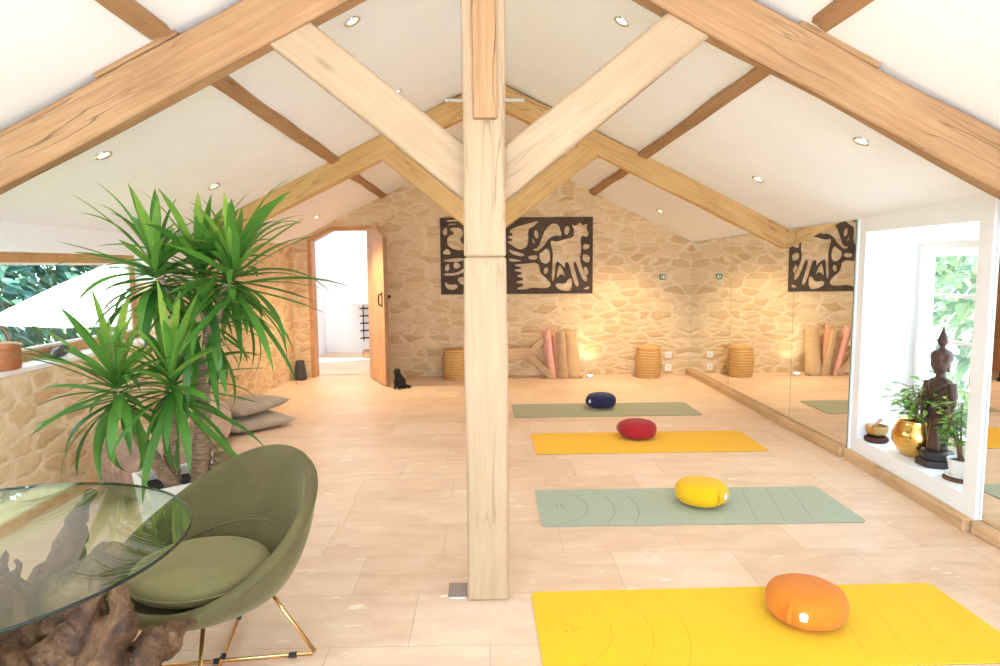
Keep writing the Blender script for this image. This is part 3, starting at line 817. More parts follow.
SAGE = (.35, .36, .23); SAGEL = (.37, .425, .32); YEL = (.84, .46, .008); YELL = (.80, .52, .012)
yoga_mat(.252, 2.09, 6.325, 6.93, R(.4), SAGE, 'dull sage green yoga mat under the navy cushion, farthest of the row')
yoga_mat(.371, 2.205, 5.06, 5.70, R(.3), YEL, 'golden yellow yoga mat under the red cushion')
yoga_mat(.300, 2.15, 3.615, 4.225, R(-.2), SAGEL, 'pale sage green yoga mat with printed guide lines under the yellow cushion', (.22, .265, .20))
yoga_mat(.190, 2.02, 2.265, 2.875, R(.7), YELL, 'bright yellow yoga mat under the orange cushion, nearest of the row', (.70, .42, .008))

def zafu(loc, rz, c, label, r=.158, h=.148, tilt=(0, 0), mark=None):
    t_ = thing('zafu_cushion', label, 'cushion', loc, rz, 'round meditation cushions on the yoga mats')
    t_.rotation_euler = (tilt[0], tilt[1], rz)
    prof = []; N = 22
    for k in range(N+1):
        a = -PI/2 + PI*k/N
        rr = r*abs(math.cos(a))**.60; z = h/2 + h/2*math.copysign(abs(math.sin(a))**.80, math.sin(a))
        prof.append((max(rr, .0004), z))
    fab = m_fabric(label[:16], c, 220, .05, .85, .12)
    b = MB(); b.lathe(prof, 48, fr=lambda a, v: 1 + .006*math.sin(16*a)*math.sin(PI*v) + .01*math.sin(2*a+1)); bd_ = b.build('body', fab, t_, smooth=True)
    def pt(a, u, off=.0):
        i = u*N; k = int(min(N-1, i)); f_ = i-k
        rr = prof[k][0]*(1-f_)+prof[k+1][0]*f_; z = prof[k][1]*(1-f_)+prof[k+1][1]*f_
        return ((rr+off)*math.cos(a), (rr+off)*math.sin(a), z)
    # piping seams and side handle
    for u, nm in ((.30, 'seam'), (.70, 'seam')):
        b = MB(); b.tube([pt(2*PI*i/48, u, .0) for i in range(48)], .0015, 6, closed=True); b.build(nm, fab, bd_, smooth=True)
    b = MB(); s0 = [pt(-.20, .30+.40*i/8, .004+.012*math.sin(PI*i/8)) for i in range(9)]; s1 = [pt(-.34, .30+.40*i/8, .004+.012*math.sin(PI*i/8)) for i in range(9)]
    b.add(s0+s1, [(i, i+1, 9+i+1, 9+i) for i in range(8)]); o = b.build('handle', fab, bd_, smooth=True)
    md = o.modifiers.new('s', 'SOLIDIFY'); md.thickness = .004
    # white lotus label
    b = MB(); cu_, cv = 0.06, .52
    def lab(pts):
        vs = [pt(cu_+p[0]*.62/r, cv+p[1]*.62/h, .004) for p in pts]; b.add(vs, [tuple(range(len(vs)))])
    lab([(-.020, -.012), (.020, -.012), (.026, .002), (-.026, .002)])
    for k in range(-2, 3):
        x = k*.010; lab([(x-.005, .001), (x+.005, .001), (x+.003, .012-abs(k)*.002), (x*1.15, .021-abs(k)*.003), (x-.003, .012-abs(k)*.002)])
    b.build('white_label', WPLAST, bd_)
    return t_
zafu((1.305, 2.60, .006), R(-122), (.66, .21, .018), 'orange round meditation cushion on the nearest yellow mat', .160, .15, (0, 0))
zafu((1.305, 3.945, .006), R(-52), (.78, .46, .008), 'yellow round meditation cushion on the pale green mat', .158, .148)
zafu((1.265, 5.52, .006), R(170), (.36, .016, .022), 'dark red round meditation cushion on the golden mat', .160, .15)
zafu((1.165, 6.73, .006), R(-150), (.022, .022, .075), 'navy blue round meditation cushion on the far green mat', .153, .148)

# ------------------------------------------------------------------ niche objects
ZN = NZ0
BRASS = plain('polished_brass', (.80, .52, .16), .18, 1, .05, 14)
BRASSD = plain('old_brass', (.55, .36, .14), .3, 1, .12, 14)
DARKW = plain('dark_lacquer', (.030, .024, .022), .4, 0, .15, 20)
t_ = thing('singing_bowl', 'small brass singing bowl on a dark ring cushion at the far niche end', 'bowl', (2.80, 4.655, ZN))
b = MB(); b.tube([(.062*math.cos(a), .062*math.sin(a), .02) for a in [2*PI*i/28 for i in range(28)]], .02, 10, closed=True); b.lathe([(.02, .002), (.062, .004), (.062, .01), (.0, .012)], 28, cap1=False); b.build('cushion', plain('maroon_cloth', (.08, .02, .015), .8), t_, smooth=True)
b = MB(); b.lathe([(.0, .034), (.035, .035), (.060, .052), (.074, .085), (.074, .11), (.077, .115), (.070, .115), (.068, .085), (.055, .058), (.0, .044)], 36, cap0=False, cap1=False); b.build('bowl', BRASSD, t_, smooth=True)
b = MB(); b.tube([(-.06, -.05, .12), (.0, .0, .132), (.055, .05, .145)], [.009, .010, .013], 10); b.build('striker', plain('striker_wood', (.36, .17, .07), .5), t_, smooth=True)

LEAFN = m_leaf('ficus_leaf', (.08, .24, .03), (.18, .44, .07), (.42, .64, .16), .35, .35)
STEM = plain('twig_bark', (.22, .14, .08), .8, 0, .2, 30)
def leaf_quad(b, p, d_, ln, wd, droop=.3, roll=0):
    d_ = Vector(d_).normalized(); up = Vector((0, 0, 1)); s_ = d_.cross(up)
    if s_.length < .05: s_ = Vector((1, 0, 0))
    s_.normalize(); nrm = s_.cross(d_); s_ = s_*math.cos(roll)+nrm*math.sin(roll); nrm = s_.cross(d_)
    vs = []; prof = [(0, .05), (.2, .75), (.45, 1), (.75, .65), (1, .02)]
    for u, w_ in prof:
        c = Vector(p) + d_*ln*u - Vector((0, 0, 1))*droop*ln*u*u
        vs += [c - s_*wd/2*w_ + nrm*wd*.12*w_, c - nrm*.0, c + s_*wd/2*w_ + nrm*wd*.12*w_]
    fs = []
    for i in range(4):
        fs += [(i*3, i*3+1, i*3+4, i*3+3), (i*3+1, i*3+2, i*3+5, i*3+4)]
    b.cur = random.random(); b.add(vs, fs)
def little_tree(parent, z0, h, spread, nstem, nleaf, seed, lean=(0, 0), ls=.06):
    random.seed(seed)
    st = MB(); lf = MB()
    for k in range(nstem):
        a = random.uniform(0, 2*PI); tip = Vector((lean[0]+spread*.7*math.cos(a)*random.random(), lean[1]+spread*.7*math.sin(a)*random.random(), z0+h*random.uniform(.75, 1)))
        p0 = Vector((random.uniform(-.012, .012), random.uniform(-.012, .012), z0)); mid = p0.lerp(tip, .5)+Vector((random.uniform(-.02, .02), random.uniform(-.02, .02), .02))
        pts = [p0, p0.lerp(mid, .5), mid, mid.lerp(tip, .5), tip]
        st.tube(pts, [.006, .005, .004, .003, .002], 6)
        for j in range(nleaf//nstem):
            u = random.uniform(.25, 1); i = int(u*3.999); q = pts[i].lerp(pts[i+1], u*4-i)
            b2 = random.uniform(0, 2*PI); br = Vector((math.cos(b2), math.sin(b2), random.uniform(-.1, .5)))
            e = q + br*random.uniform(.02, spread*.55)
            st.tube([q, e], [.0018, .001], 4)
            leaf_quad(lf, e, br, random.uniform(.7, 1.25)*ls, ls*.42, random.uniform(.1, .6), random.uniform(-.5, .5))
    st.build('stem', STEM, parent, smooth=True)
    lf.build('foliage', LEAFN, parent, smooth=True, recalc=False)
t_ = thing('potted_ficus', 'leafy green plant in a round polished gold bowl in the niche', 'plant', (2.86, 4.30, ZN)); t_.scale = (1.1, 1.1, 1.1)
b = MB(); b.lathe([(.0, .0), (.065, .002), (.105, .03), (.132, .085), (.134, .13), (.118, .185), (.100, .215), (.103, .222), (.094, .222), (.108, .18), (.122, .13), (.10, .06), (.0, .04)], 44, cap0=False, cap1=False); b.build('gold_bowl', BRASS, t_, smooth=True)
b = MB(); b.lathe([(0, .19), (.104, .188)], 28, cap0=False, cap1=False); b.build('soil', plain('soil', (.04, .028, .02), .95, 0, .3, 60, .4), t_)
little_tree(t_, .18, .27, .20, 10, 190, 5, (-.03, -.12), .066)

t_ = thing('buddha_statue', 'dark carved Buddha figure with pointed crown on a black stepped base in the niche', 'statue', (2.845, 4.08, ZN), R(200))
b = MB(); b.lathe([(.115, 0), (.115, .040), (.108, .046)], 6, M=Matrix.Rotation(R(12), 3, 'Z')); b.build('hexagonal_base', DARKW, t_, bevel=.004)
b = MB(); b.lathe([(.085, .046), (.092, .055), (.080, .070), (.092, .085), (.084, .098), (.06, .104), (.0, .106)], 40, cap1=False, fr=lambda a, v: 1+.03*abs(math.sin(8*a))); b.build('lotus_base', DARKW, t_, smooth=True)
b = MB()
Mx = None
# robe, torso, arms ; figure faces local +x
b.lathe([(.060, .10), (.056, .14), (.044, .24), (.045, .34), (.055, .40), (.062, .46), (.066, .50), (.050, .535), (.02, .55)], 28, fr=lambda a, v: (1.0 if True else 1)*(.78+.22*abs(math.sin(a))))
b.ell((0, 0, .485), (.048, .070, .055)); b.ell((0, 0, .515), (.036, .076, .030))
for s in (-1, 1):
    b.tube([(0, s*.072, .515), (.004, s*.084, .44), (.012, s*.084, .37), (.04, s*.068, .31), (.055, s*.042, .29)], [.027, .026, .022, .018, .014], 10)
    b.ell((.062, s*.035, .285), (.02, .018, .014))
    b.tube([(0, s*.052, .14), (-.01, s*.062, .30), (0, s*.076, .40)], [.012, .016, .016], 8)
b.tube([(0, 0, .53), (.002, 0, .585)], [.03, .027], 12)
b.ell((.006, 0, .628), (.056, .053, .062)); b.ell((.016, 0, .598), (.034, .034, .034))
b.ell((.056, 0, .618), (.010, .009, .016)); b.ell((.050, 0, .594), (.008, .016, .006)); b.ell((.047, .019, .634), (.010, .014, .006)); b.ell((.047, -.019, .634), (.010, .014, .006)); b.ell((.045, 0, .577), (.012, .014, .010))
for s in (-1, 1): b.ell((0, s*.047, .61), (.012, .007, .034))
b.lathe([(.054, .640), (.060, .648), (.063, .668), (.060, .686), (.050, .702), (.030, .715), (.018, .722), (.014, .732), (.024, .742), (.030, .758), (.024, .785), (.012, .82), (.003, .848)], 26)
# shawl fold across the chest
b.tube([(.035, .075, .525), (.062, .02, .47), (.060, -.04, .41), (.035, -.06, .36)], [.012, .013, .013, .01], 8)
body = fuse(b, 'figure', plain('dark_bronze', (.085, .045, .032), .35, .25, .35, 18, .15), t_, voxel=.0048, smooth_it=2)
for v in body.data.vertices: v.co *= 1.04

t_ = thing('bonsai', 'bushy small plant in a white round pot at the near end of the niche', 'plant', (2.805, 3.795, ZN))
b = MB(); b.lathe([(.095, 0), (.097, .012), (.090, .016), (0, .016)], 32, cap1=False); b.build('wooden_coaster', plain('coaster_wood', (.16, .07, .04), .5), t_, smooth=True)
b = MB(); b.lathe([(.055, .016), (.085, .026), (.09, .036), (.084, .036), (.06, .022), (0, .022)], 32, cap1=False); b.build('saucer', WPLAST, t_, smooth=True)
b = MB(); b.lathe([(.056, .024), (.060, .03), (.072, .095), (.078, .115), (.080, .125), (.072, .125), (.070, .10), (0, .10)], 32, cap1=False); b.build('pot', WPLAST, t_, smooth=True)
b = MB(); b.lathe([(0, .112), (.070, .110)], 24, cap0=False, cap1=False); b.build('soil', plain('soil2', (.10, .06, .04), .95, 0, .3, 60, .4), t_)
little_tree(t_, .105, .36, .13, 9, 170, 11, (-.01, .05), .052)

# ------------------------------------------------------------------ left window sill
t_ = thing('copper_pail', 'copper brown lidded pot with a wire handle on the window sill', 'pot', (WL-.060, 3.80, WZ0))
COP = m_wood('copper_brown', (.26, .09, .035), (.40, .15, .06), (.52, .22, .10), 1.0, 0, .35)
b = MB(); b.lathe([(.088, 0), (.098, .006), (.104, .05), (.106, .10), (.100, .124), (.103, .128), (.0, .13)], 36, cap1=False); b.build('body', COP, t_, smooth=True)
b = MB(); b.lathe([(.106, .128), (.107, .140), (.09, .152), (.03, .160), (.0, .161)], 36, cap1=False); b.build('lid', plain('copper_lid', (.62, .26, .13), .3, .5, .1, 12), t_, smooth=True)
b = MB(); b.tube([(.0, .095*math.cos(a), .12+.13*math.sin(a)) for a in [PI*i/20 for i in range(21)]], .006, 8); b.ell((0, 0, .165), (.014, .014, .012)); b.build('handle', plain('handle_brown', (.30, .16, .09), .4), t_, smooth=True)
b = MB(); random.seed(3)
b.ell((0, 0, .03), (.04, .075, .03)); b.ell((0, .055, .048), (.028, .03, .026)); b.tube([(0, -.06, .03), (.015, -.10, .02), (.03, -.11, .012)], [.016, .012, .008], 8)
for k in range(14):
    a = random.uniform(0, 2*PI); b.tube([(0, random.uniform(-.05, .07), .04), (.045*math.cos(a), random.uniform(-.06, .09), .04+.035*abs(math.sin(a)))], [.012, .004], 6)
tag(fuse(b, 'sill_ornament', plain('mottled_dark', (.10, .085, .08), .5, .2, .8, 30, .2), loc=(WL-.08, 4.36, WZ0), voxel=.006), 'small dark knobbly ornament lying on the window sill', 'ornament')

# ------------------------------------------------------------------ poufs and floor cushions
def pouf(loc, r, h, c, label, mode, rz=0):
    b = MB(); nu, nv = 240, 72; nrib = 30 if mode else 40
    vs = []
    for j in range(nv+1):
        v = j/nv; a = -PI/2 + PI*v
        rr = r*abs(math.cos(a))**.55; z = h/2 + h/2*math.copysign(abs(math.sin(a))**.9, math.sin(a))
        for i in range(nu):
            t__ = 2*PI*i/nu; ph = (i/nu*nrib) % 1.0
            tri = abs(ph-.5)*2
            if mode: dsp = .018*(abs(math.sin(PI*ph))**.6) + .004*math.sin(v*130)
            else: dsp = .017*abs(math.sin(PI*(v*18 + tri*.9)))**.7 + .012*abs(math.sin(PI*ph))**.5
            k = 1 + dsp/r*min(1, 4*abs(math.cos(a)))
            vs.append((rr*k*math.cos(t__), rr*k*math.sin(t__), max(0.0, z)))
    fs = [(j*nu+i, j*nu+(i+1) % nu, (j+1)*nu+(i+1) % nu, (j+1)*nu+i) for j in range(nv) for i in range(nu)]
    b.add(vs, fs)
    o = b.build('knitted_pouf', c, loc=loc, rot=(0, 0, rz), smooth=True, recalc=True)
    tag(o, label, 'pouf', 'knitted floor poufs')
YARN1 = m_fabric('yarn_brown', (.44, .29, .225), 140, .3); YARN2 = m_fabric('yarn_rose', (.56, .40, .31), 140, .18)
pouf((-2.22, 4.33, 0), .27, .43, YARN1, 'brown chevron knitted pouf behind the white planter, by the stone wall', 0)
pouf((-2.41, 5.42, 0), .27, .40, YARN2, 'rosy brown ribbed knitted pouf next to the stacked floor cushions', 1)
def floor_cushion(loc, rz, w_, d_, h, c, label, tilt=(0, 0)):
    b = MB(); n = 22; vs = []
    for side in (1, -1):
        for j in range(n+1):
            for i in range(n+1):
                u, v = i/n*2-1, j/n*2-1
                e = (1-abs(u)**3.0)*(1-abs(v)**3.0)
                pin = 1 - .05*(1-abs(u)**2)*(abs(v)**4) ; pin2 = 1 - .05*(1-abs(v)**2)*(abs(u)**4)
                z = h/2 + side*h/2*max(0, e)**.45
                z += .006*noise.noise(Vector((u*2, v*2, side*3+loc[0]*9)))*e
                vs.append((u*w_/2*pin2, v*d_/2*pin, z))
    m = (n+1)*(n+1); fs = []
    for s_ in range(2):
        for j in range(n):
            for i in range(n):
                q = (s_*m+j*(n+1)+i, s_*m+j*(n+1)+i+1, s_*m+(j+1)*(n+1)+i+1, s_*m+(j+1)*(n+1)+i)
                fs.append(q if s_ == 0 else q[::-1])
    b.add(vs, fs)
    o = b.build('floor_cushion', c, loc=loc, rot=(tilt[0], tilt[1], rz), smooth=True, weld=True)
    tag(o, label, 'cushion', 'stacked taupe floor cushions')
TAUPE = m_fabric('taupe_linen', (.44, .36, .28), 180, .1)
floor_cushion((-2.22, 6.10, 0), R(-42), .64, .62, .125, TAUPE, 'taupe square floor cushion, lower of the stack of two by the stone wall')
floor_cushion((-2.27, 6.16, .122), R(-28), .60, .60, .135, TAUPE, 'taupe square floor cushion, upper of the stack of two by the stone wall', (R(2), R(-3)))

# ------------------------------------------------------------------ yucca in a white planter
yu = thing('potted_yucca', 'tall yucca with sword-shaped green leaves in a square white planter', 'plant', (-1.50, 3.34, 0))
def local(p): return Vector(p) - yu.location
ph, pw0, pw1 = .43, .145, .195
b = MB(); Mz = Matrix.Rotation(R(38), 3, 'Z')
def sq(w_, z): return [Vector((-.05, -.02, 0)) + Mz @ Vector((sx*w_, sy*w_, z)) for sx, sy in ((-1,-1),(1,-1),(1,1),(-1,1))]
rings = [sq(pw0, 0), sq(pw1, ph), sq(pw1-.022, ph), sq(pw1-.026, ph-.06)]
vs = [p for r_ in rings for p in r_]; fs = [(3,2,1,0)]
for j in range(3):
    for i in range(4): fs.append((j*4+i, j*4+(i+1) % 4, (j+1)*4+(i+1) % 4, (j+1)*4+i))
fs.append((12, 13, 14, 15))
b.add(vs, fs); pl_ = b.build('planter', WPLAST, yu, bevel=.008)
b = MB(); q = sq(pw1-.028, ph-.05); b.add(q, [(0,1,2,3)]); b.build('soil', plain('dark_soil', (.012, .010, .009), .95, 0, .3, 60, .5), pl_)
def bark():
    t = NT('yucca_bark'); v = t.obj()
    nz = t.noise(t.mapping(v, (6, 6, 30)), 3, 5, .7)
    c = t.ramp(nz.outputs[0], [(.3, (.16, .10, .065)), (.5, (.34, .23, .15)), (.7, (.52, .39, .28))])
    t.bsdf(c, .9, 0, t.bump(nz.outputs[0], .8, .012), spec=.15); return t.m
BARK = bark()
def cane(pts, rad, name='trunk'):
    b = MB(); P = []; Rr = []
    pts = [local(p) for p in pts]; n = 14
    for i in range(len(pts)-1):
        for k in range(n):
            P.append(pts[i].lerp(pts[i+1], k/n)); Rr.append((rad[i]*(1-k/n)+rad[i+1]*k/n)*(1+.10*math.sin(k*2.4)+random.uniform(-.05, .05)))
    P.append(pts[-1]); Rr.append(rad[-1]); b.tube(P, Rr, 14); return b.build(name, BARK, yu, smooth=True)
random.seed(21)
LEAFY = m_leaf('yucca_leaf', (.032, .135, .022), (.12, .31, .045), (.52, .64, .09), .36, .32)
DRYL = plain('dry_leaf', (.72, .50, .22), .8, 0, .15, 20)
def sword(b, p, az, el, ln, wd, droop, tint, roll=0):
    p = Vector(p); n = 9; vs = []; h_ = Vector((math.cos(az), math.sin(az), 0)); side = Vector((-math.sin(az), math.cos(az), 0))
    e = el; step = ln/n; bend = random.gauss(0, .22)/n
    for i in range(n+1):
        u = i/n
        d_ = h_*math.cos(e)+Vector((0, 0, math.sin(e)))
        nrm = side.cross(d_)
        s2 = side*math.cos(roll)+nrm*math.sin(roll)
        w_ = wd*(.62+.38*math.sin(min(1, u*1.9)*PI/2)) if u < .55 else wd*(1-((u-.55)/.45)**1.7)
        w_ = max(w_, .0012)
        up = s2.cross(d_)
        vs += [p - s2*w_/2 - up*w_*.14, p, p + s2*w_/2 - up*w_*.14]
        p = p + d_*step; e -= droop/n*(.4+1.3*u); az += bend
        h_ = Vector((math.cos(az), math.sin(az), 0)); side = Vector((-math.sin(az), math.cos(az), 0))
    fs = []
    for i in range(n): fs += [(i*3, i*3+1, i*3+4, i*3+3), (i*3+1, i*3+2, i*3+5, i*3+4)]
    b.cur = tint; b.add(vs, fs)
def crown(c, n, ln, seed, bias=None, elmin=-50, elmax=88, tall=.17, wd=.041):
    random.seed(seed); b = MB(); c = local(c)
    for k in range(n):
        u = (k+.5)/n
        az = k*2.39996 + random.uniform(-.6, .6)
        el = R(elmin + (elmax-elmin)*u**.85 + random.uniform(-20, 20))
        p = c + Vector((0, 0, (u-.5)*tall)) + Vector((math.cos(az), math.sin(az), 0))*.010
        L_ = ln*random.uniform(.62, 1.15)*(1-.22*max(0, u-.6)/.4)
        if bias is not None: L_ *= 1+.22*math.cos(az-bias)
        droop = random.uniform(.1, 1.5)*(1.2-.5*u)
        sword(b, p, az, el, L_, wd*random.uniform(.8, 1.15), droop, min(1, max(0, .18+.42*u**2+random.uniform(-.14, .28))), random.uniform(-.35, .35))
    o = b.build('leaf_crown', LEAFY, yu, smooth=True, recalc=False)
    return o
# canes
TB = (-1.455, 3.30, .36)
cane([TB, (-1.44, 3.33, .72), (-1.43, 3.32, 1.08), (-1.41, 3.33, 1.25)], [.050, .042, .036, .028])
cane([(-1.43, 3.32, 1.08), (-1.33, 3.30, 1.22), (-1.26, 3.28, 1.40)], [.030, .024, .020], 'branch')
cane([(-1.43, 3.32, 1.08), (-1.52, 3.30, 1.24), (-1.585, 3.28, 1.42)], [.028, .022, .018], 'branch')
cane([(-1.58, 3.28, .36), (-1.56, 3.24, .60), (-1.52, 3.17, .84)], [.042, .034, .026])
cane([(-1.53, 3.23, .36), (-1.64, 3.17, .60), (-1.73, 3.10, .84)], [.036, .030, .024])
cane([(-1.37, 3.32, .36), (-1.35, 3.33, .50), (-1.345, 3.335, .535)], [.050, .047, .043], 'stump')
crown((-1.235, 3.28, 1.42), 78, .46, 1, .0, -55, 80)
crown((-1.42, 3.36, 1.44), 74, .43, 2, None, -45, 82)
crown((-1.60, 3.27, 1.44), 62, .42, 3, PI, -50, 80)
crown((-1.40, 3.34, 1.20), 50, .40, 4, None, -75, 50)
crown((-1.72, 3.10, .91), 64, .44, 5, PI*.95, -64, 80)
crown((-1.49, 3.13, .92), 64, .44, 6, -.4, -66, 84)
random.seed(5)
b = MB()
for k in range(16):
    p = local((-1.42+random.uniform(-.03, .03), 3.33+random.uniform(-.03, .03), random.uniform(1.02, 1.30)))
    sword(b, p, random.uniform(0, 2*PI), R(random.uniform(-75, -35)), random.uniform(.12, .24), .026, .5, .5)
b.build('dry_leaves', DRYL, yu, smooth=True, recalc=False)

# ------------------------------------------------------------------ glass table on a root base
TC = (-1.385, 1.70); TR = .555; TZ = .74
tb = thing('glass_table', 'round glass table on a gnarled driftwood root', 'table', (TC[0], TC[1], 0))
b = MB(); b.lathe([(.0005, TZ-.009), (TR-.003, TZ-.009)], 120, cap0=False, cap1=False); b.lathe([(.0005, TZ), (TR-.003, TZ)], 120, cap0=False, cap1=False)
b.build('glass_top', TGLASS, tb, weld=True)
b = MB(); b.lathe([(TR-.003, TZ-.009), (TR, TZ-.008), (TR, TZ-.001), (TR-.003, TZ)], 120, cap0=False, cap1=False); b.build('glass_edge', GEDGE, tb, smooth=True)
def m_root():
    t = NT('driftwood'); v = t.obj()
    n1 = t.noise(v, 5, 6, .65, 1.5); n2 = t.noise(v, 45, 4, .7)
    f = t.math('ADD', t.math('MULTIPLY', n1.outputs[0], .7), t.math('MULTIPLY', n2.outputs[0], .3))
    c = t.ramp(f, [(.35, (.014, .006, .003)), (.46, (.065, .029, .012)), (.57, (.16, .082, .038)), (.73, (.36, .25, .16))])
    t.bsdf(c, .55, 0, t.bump(f, 1.0, .03), spec=.35); return t.m
b = MB(); tl = Vector((TC[0], TC[1], 0))
def root(pts, rad, k=5):
    P = []; Rr = []; pts = [Vector(p)-tl for p in pts]
    for i in range(len(pts)-1):
        for j in range(k):
            u = j/k; q = pts[i].lerp(pts[i+1], u); w_ = .010
            P.append(q + Vector((random.uniform(-w_, w_), random.uniform(-w_, w_), random.uniform(-w_, w_)))); Rr.append((rad[i]*(1-u)+rad[i+1]*u)*random.uniform(.88, 1.12))
    P.append(pts[-1]); Rr.append(rad[-1]); b.tube(P, Rr, 10)
random.seed(9)
b.ell((.03, -.02, .20), (.17, .17, .19)); b.ell((.09, -.03, .36), (.13, .14, .12)); b.ell((-.05, .04, .34), (.13, .13, .14))
root([(-1.30, 1.74, .30), (-1.275, 1.84, .47), (-1.30, 2.02, .60), (-1.345, 2.22, .715)], [.13, .10, .050, .012])
root([(-1.34, 1.76, .35), (-1.31, 1.90, .50), (-1.33, 2.05, .60)], [.08, .06, .02])
root([(-1.25, 1.80, .40), (-1.17, 1.82, .56), (-1.09, 1.835, .65), (-1.02, 1.85, .70)], [.11, .075, .040, .006])
root([(-1.18, 1.68, .36), (-1.09, 1.69, .50), (-1.055, 1.70, .585), (-1.035, 1.715, .662)], [.09, .05, .024, .005])
root([(-1.15, 1.66, .36), (-1.02, 1.69, .45), (-.985, 1.715, .54), (-.985, 1.735, .61)], [.08, .05, .038, .022])
root([(-1.10, 1.66, .32), (-1.02, 1.72, .37), (-.95, 1.82, .395), (-.885, 1.92, .415)], [.085, .066, .056, .012])
root([(-1.12, 1.58, .28), (-.96, 1.62, .20), (-.84, 1.72, .08), (-.78, 1.78, .015)], [.10, .07, .04, .012])
root([(-1.30, 1.70, .38), (-1.36, 1.80, .56), (-1.40, 1.88, .66)], [.09, .045, .008])
root([(-1.30, 1.74, .42), (-1.33, 1.80, .58), (-1.335, 1.83, .66)], [.06, .03, .006])
root([(-1.32, 1.68, .38), (-1.43, 1.72, .56), (-1.50, 1.75, .70)], [.10, .05, .008])
root([(-1.30, 1.64, .40), (-1.40, 1.62, .58), (-1.44, 1.60, .722)], [.09, .05, .015])
root([(-1.22, 1.60, .40), (-1.24, 1.50, .58), (-1.27, 1.44, .722)], [.09, .05, .015])
root([(-1.36, 1.62, .24), (-1.58, 1.54, .14), (-1.72, 1.46, .02)], [.11, .06, .012])
root([(-1.22, 1.56, .24), (-1.20, 1.36, .14), (-1.16, 1.22, .02)], [.11, .06, .012])
root([(-1.40, 1.72, .22), (-1.56, 1.90, .10), (-1.66, 2.0, .02)], [.10, .05, .012])
root([(-1.28, 1.78, .20), (-1.22, 1.98, .08), (-1.18, 2.08, .01)], [.10, .05, .012])
for k in range(26):
    a = random.uniform(-2.0, 1.4); h0 = random.uniform(.28, .50); p = Vector((TC[0]+.13, TC[1]-.03, h0)) + Vector((math.cos(a)*.09, math.sin(a)*.09, 0))
    q = p+Vector((math.cos(a+random.uniform(-.9, .9))*random.uniform(.08, .20), math.sin(a)*random.uniform(.08, .2), random.uniform(-.12, .16)))
    root([p, p.lerp(q, .55)+Vector((0, 0, random.uniform(-.02, .03))), q], [.036, .024, random.choice((.007, .018))], 4)
fuse(b, 'root_base', m_root(), tb, voxel=.0085, disp=.016, dscale=.06)

# ------------------------------------------------------------------ velvet tub chair
ch = thing('tub_chair', 'olive green velvet tub chair with thin brass wire legs beside the glass table', 'chair', (-1.03, 2.335, 0), R(57))
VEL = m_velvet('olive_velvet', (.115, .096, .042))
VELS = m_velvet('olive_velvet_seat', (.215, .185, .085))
b = MB(); nu, nt = 64, 16
ZB = .30; RB = .235
def shell(phi, t_, off):
    c_ = math.cos(phi); s_ = math.sin(phi)
    k = (1+c_)/2
    zr = .352 + .378*k**1.45
    rx = .300 + .040*k; ry = .350
    cx = .015*0
    # bottom to rim
    wv = t_
    rr = RB + (1-RB/ry)*ry*math.sin(wv*PI/2)**.85
    rxx = RB + (rx-RB)*math.sin(wv*PI/2)**.85
    z = ZB + (zr-ZB)*wv**1.15
    ex = math.copysign(abs(c_)**.95, c_); ey = math.copysign(abs(s_)**.95, s_)
    back = .05*k*wv
    return Vector(((rxx+off)*ex + back, ((RB+(ry-RB)*math.sin(wv*PI/2)**.85)+off)*ey, z))
th = .022
vs = []; 
# outer bottom ring -> outer wall -> rim roll -> inner wall -> inner bottom
rows = []
rows.append([Vector((.10*math.cos(p), .10*math.sin(p), ZB-.032)) for p in [2*PI*i/nu for i in range(nu)]])
rows.append([Vector(((RB-.035)*math.cos(p), (RB-.035)*math.sin(p), ZB-.030)) for p in [2*PI*i/nu for i in range(nu)]])
for j in range(nt+1): rows.append([shell(2*PI*i/nu, j/nt, th) for i in range(nu)])
for a in (45, 90, 135):
    rows.append([shell(2*PI*i/nu, 1, th*math.cos(R(a))) + Vector((0, 0, th*math.sin(R(a))*1.0)) for i in range(nu)])
for j in range(nt, -1, -1): rows.append([shell(2*PI*i/nu, j/nt, -th) for i in range(nu)])
rows.append([Vector((.10*math.cos(p), .10*math.sin(p), ZB)) for p in [2*PI*i/nu for i in range(nu)]])
vs = [p for r_ in rows for p in r_]
fs = [(j*nu+i, j*nu+(i+1) % nu, (j+1)*nu+(i+1) % nu, (j+1)*nu+i) for j in range(len(rows)-1) for i in range(nu)]
fs.append(tuple(range(nu))[::-1]); fs.append(tuple(range((len(rows)-1)*nu, len(rows)*nu)))
b.add(vs, fs); sh_ = b.build('shell', VEL, ch, smooth=True, subd=1)
b = MB(); b.tube([shell(2*PI*i/96, 1, th*1.02) + Vector((0, 0, -.004)) for i in range(96)], .0035, 6, closed=True); b.build('piping', VEL, sh_, smooth=True)
# inner back band seam
b = MB(); pts = [shell(R(-100+200*i/40), .42, -th-.002) for i in range(41)]; b.tube(pts, .005, 6); b.build('back_seam', VEL, sh_, smooth=True)
b = MB(); prof = []
for k in range(17):
    a = -PI/2+PI*k/16; prof.append((max(.001, .232*abs(math.cos(a))**.30), .388+.046*math.copysign(abs(math.sin(a))**.7, math.sin(a))))
b.lathe(prof, 56, (-.012, 0, 0), fr=lambda a, v: 1+.03*abs(math.sin(a))); sc_ = b.build('seat_cushion', VELS, ch, smooth=True)
b = MB(); b.tube([(-.012+.235*math.cos(a), .240*math.sin(a), .385) for a in [2*PI*i/64 for i in range(64)]], .004, 6, closed=True); b.build('cushion_piping', VELS, sc_, smooth=True)
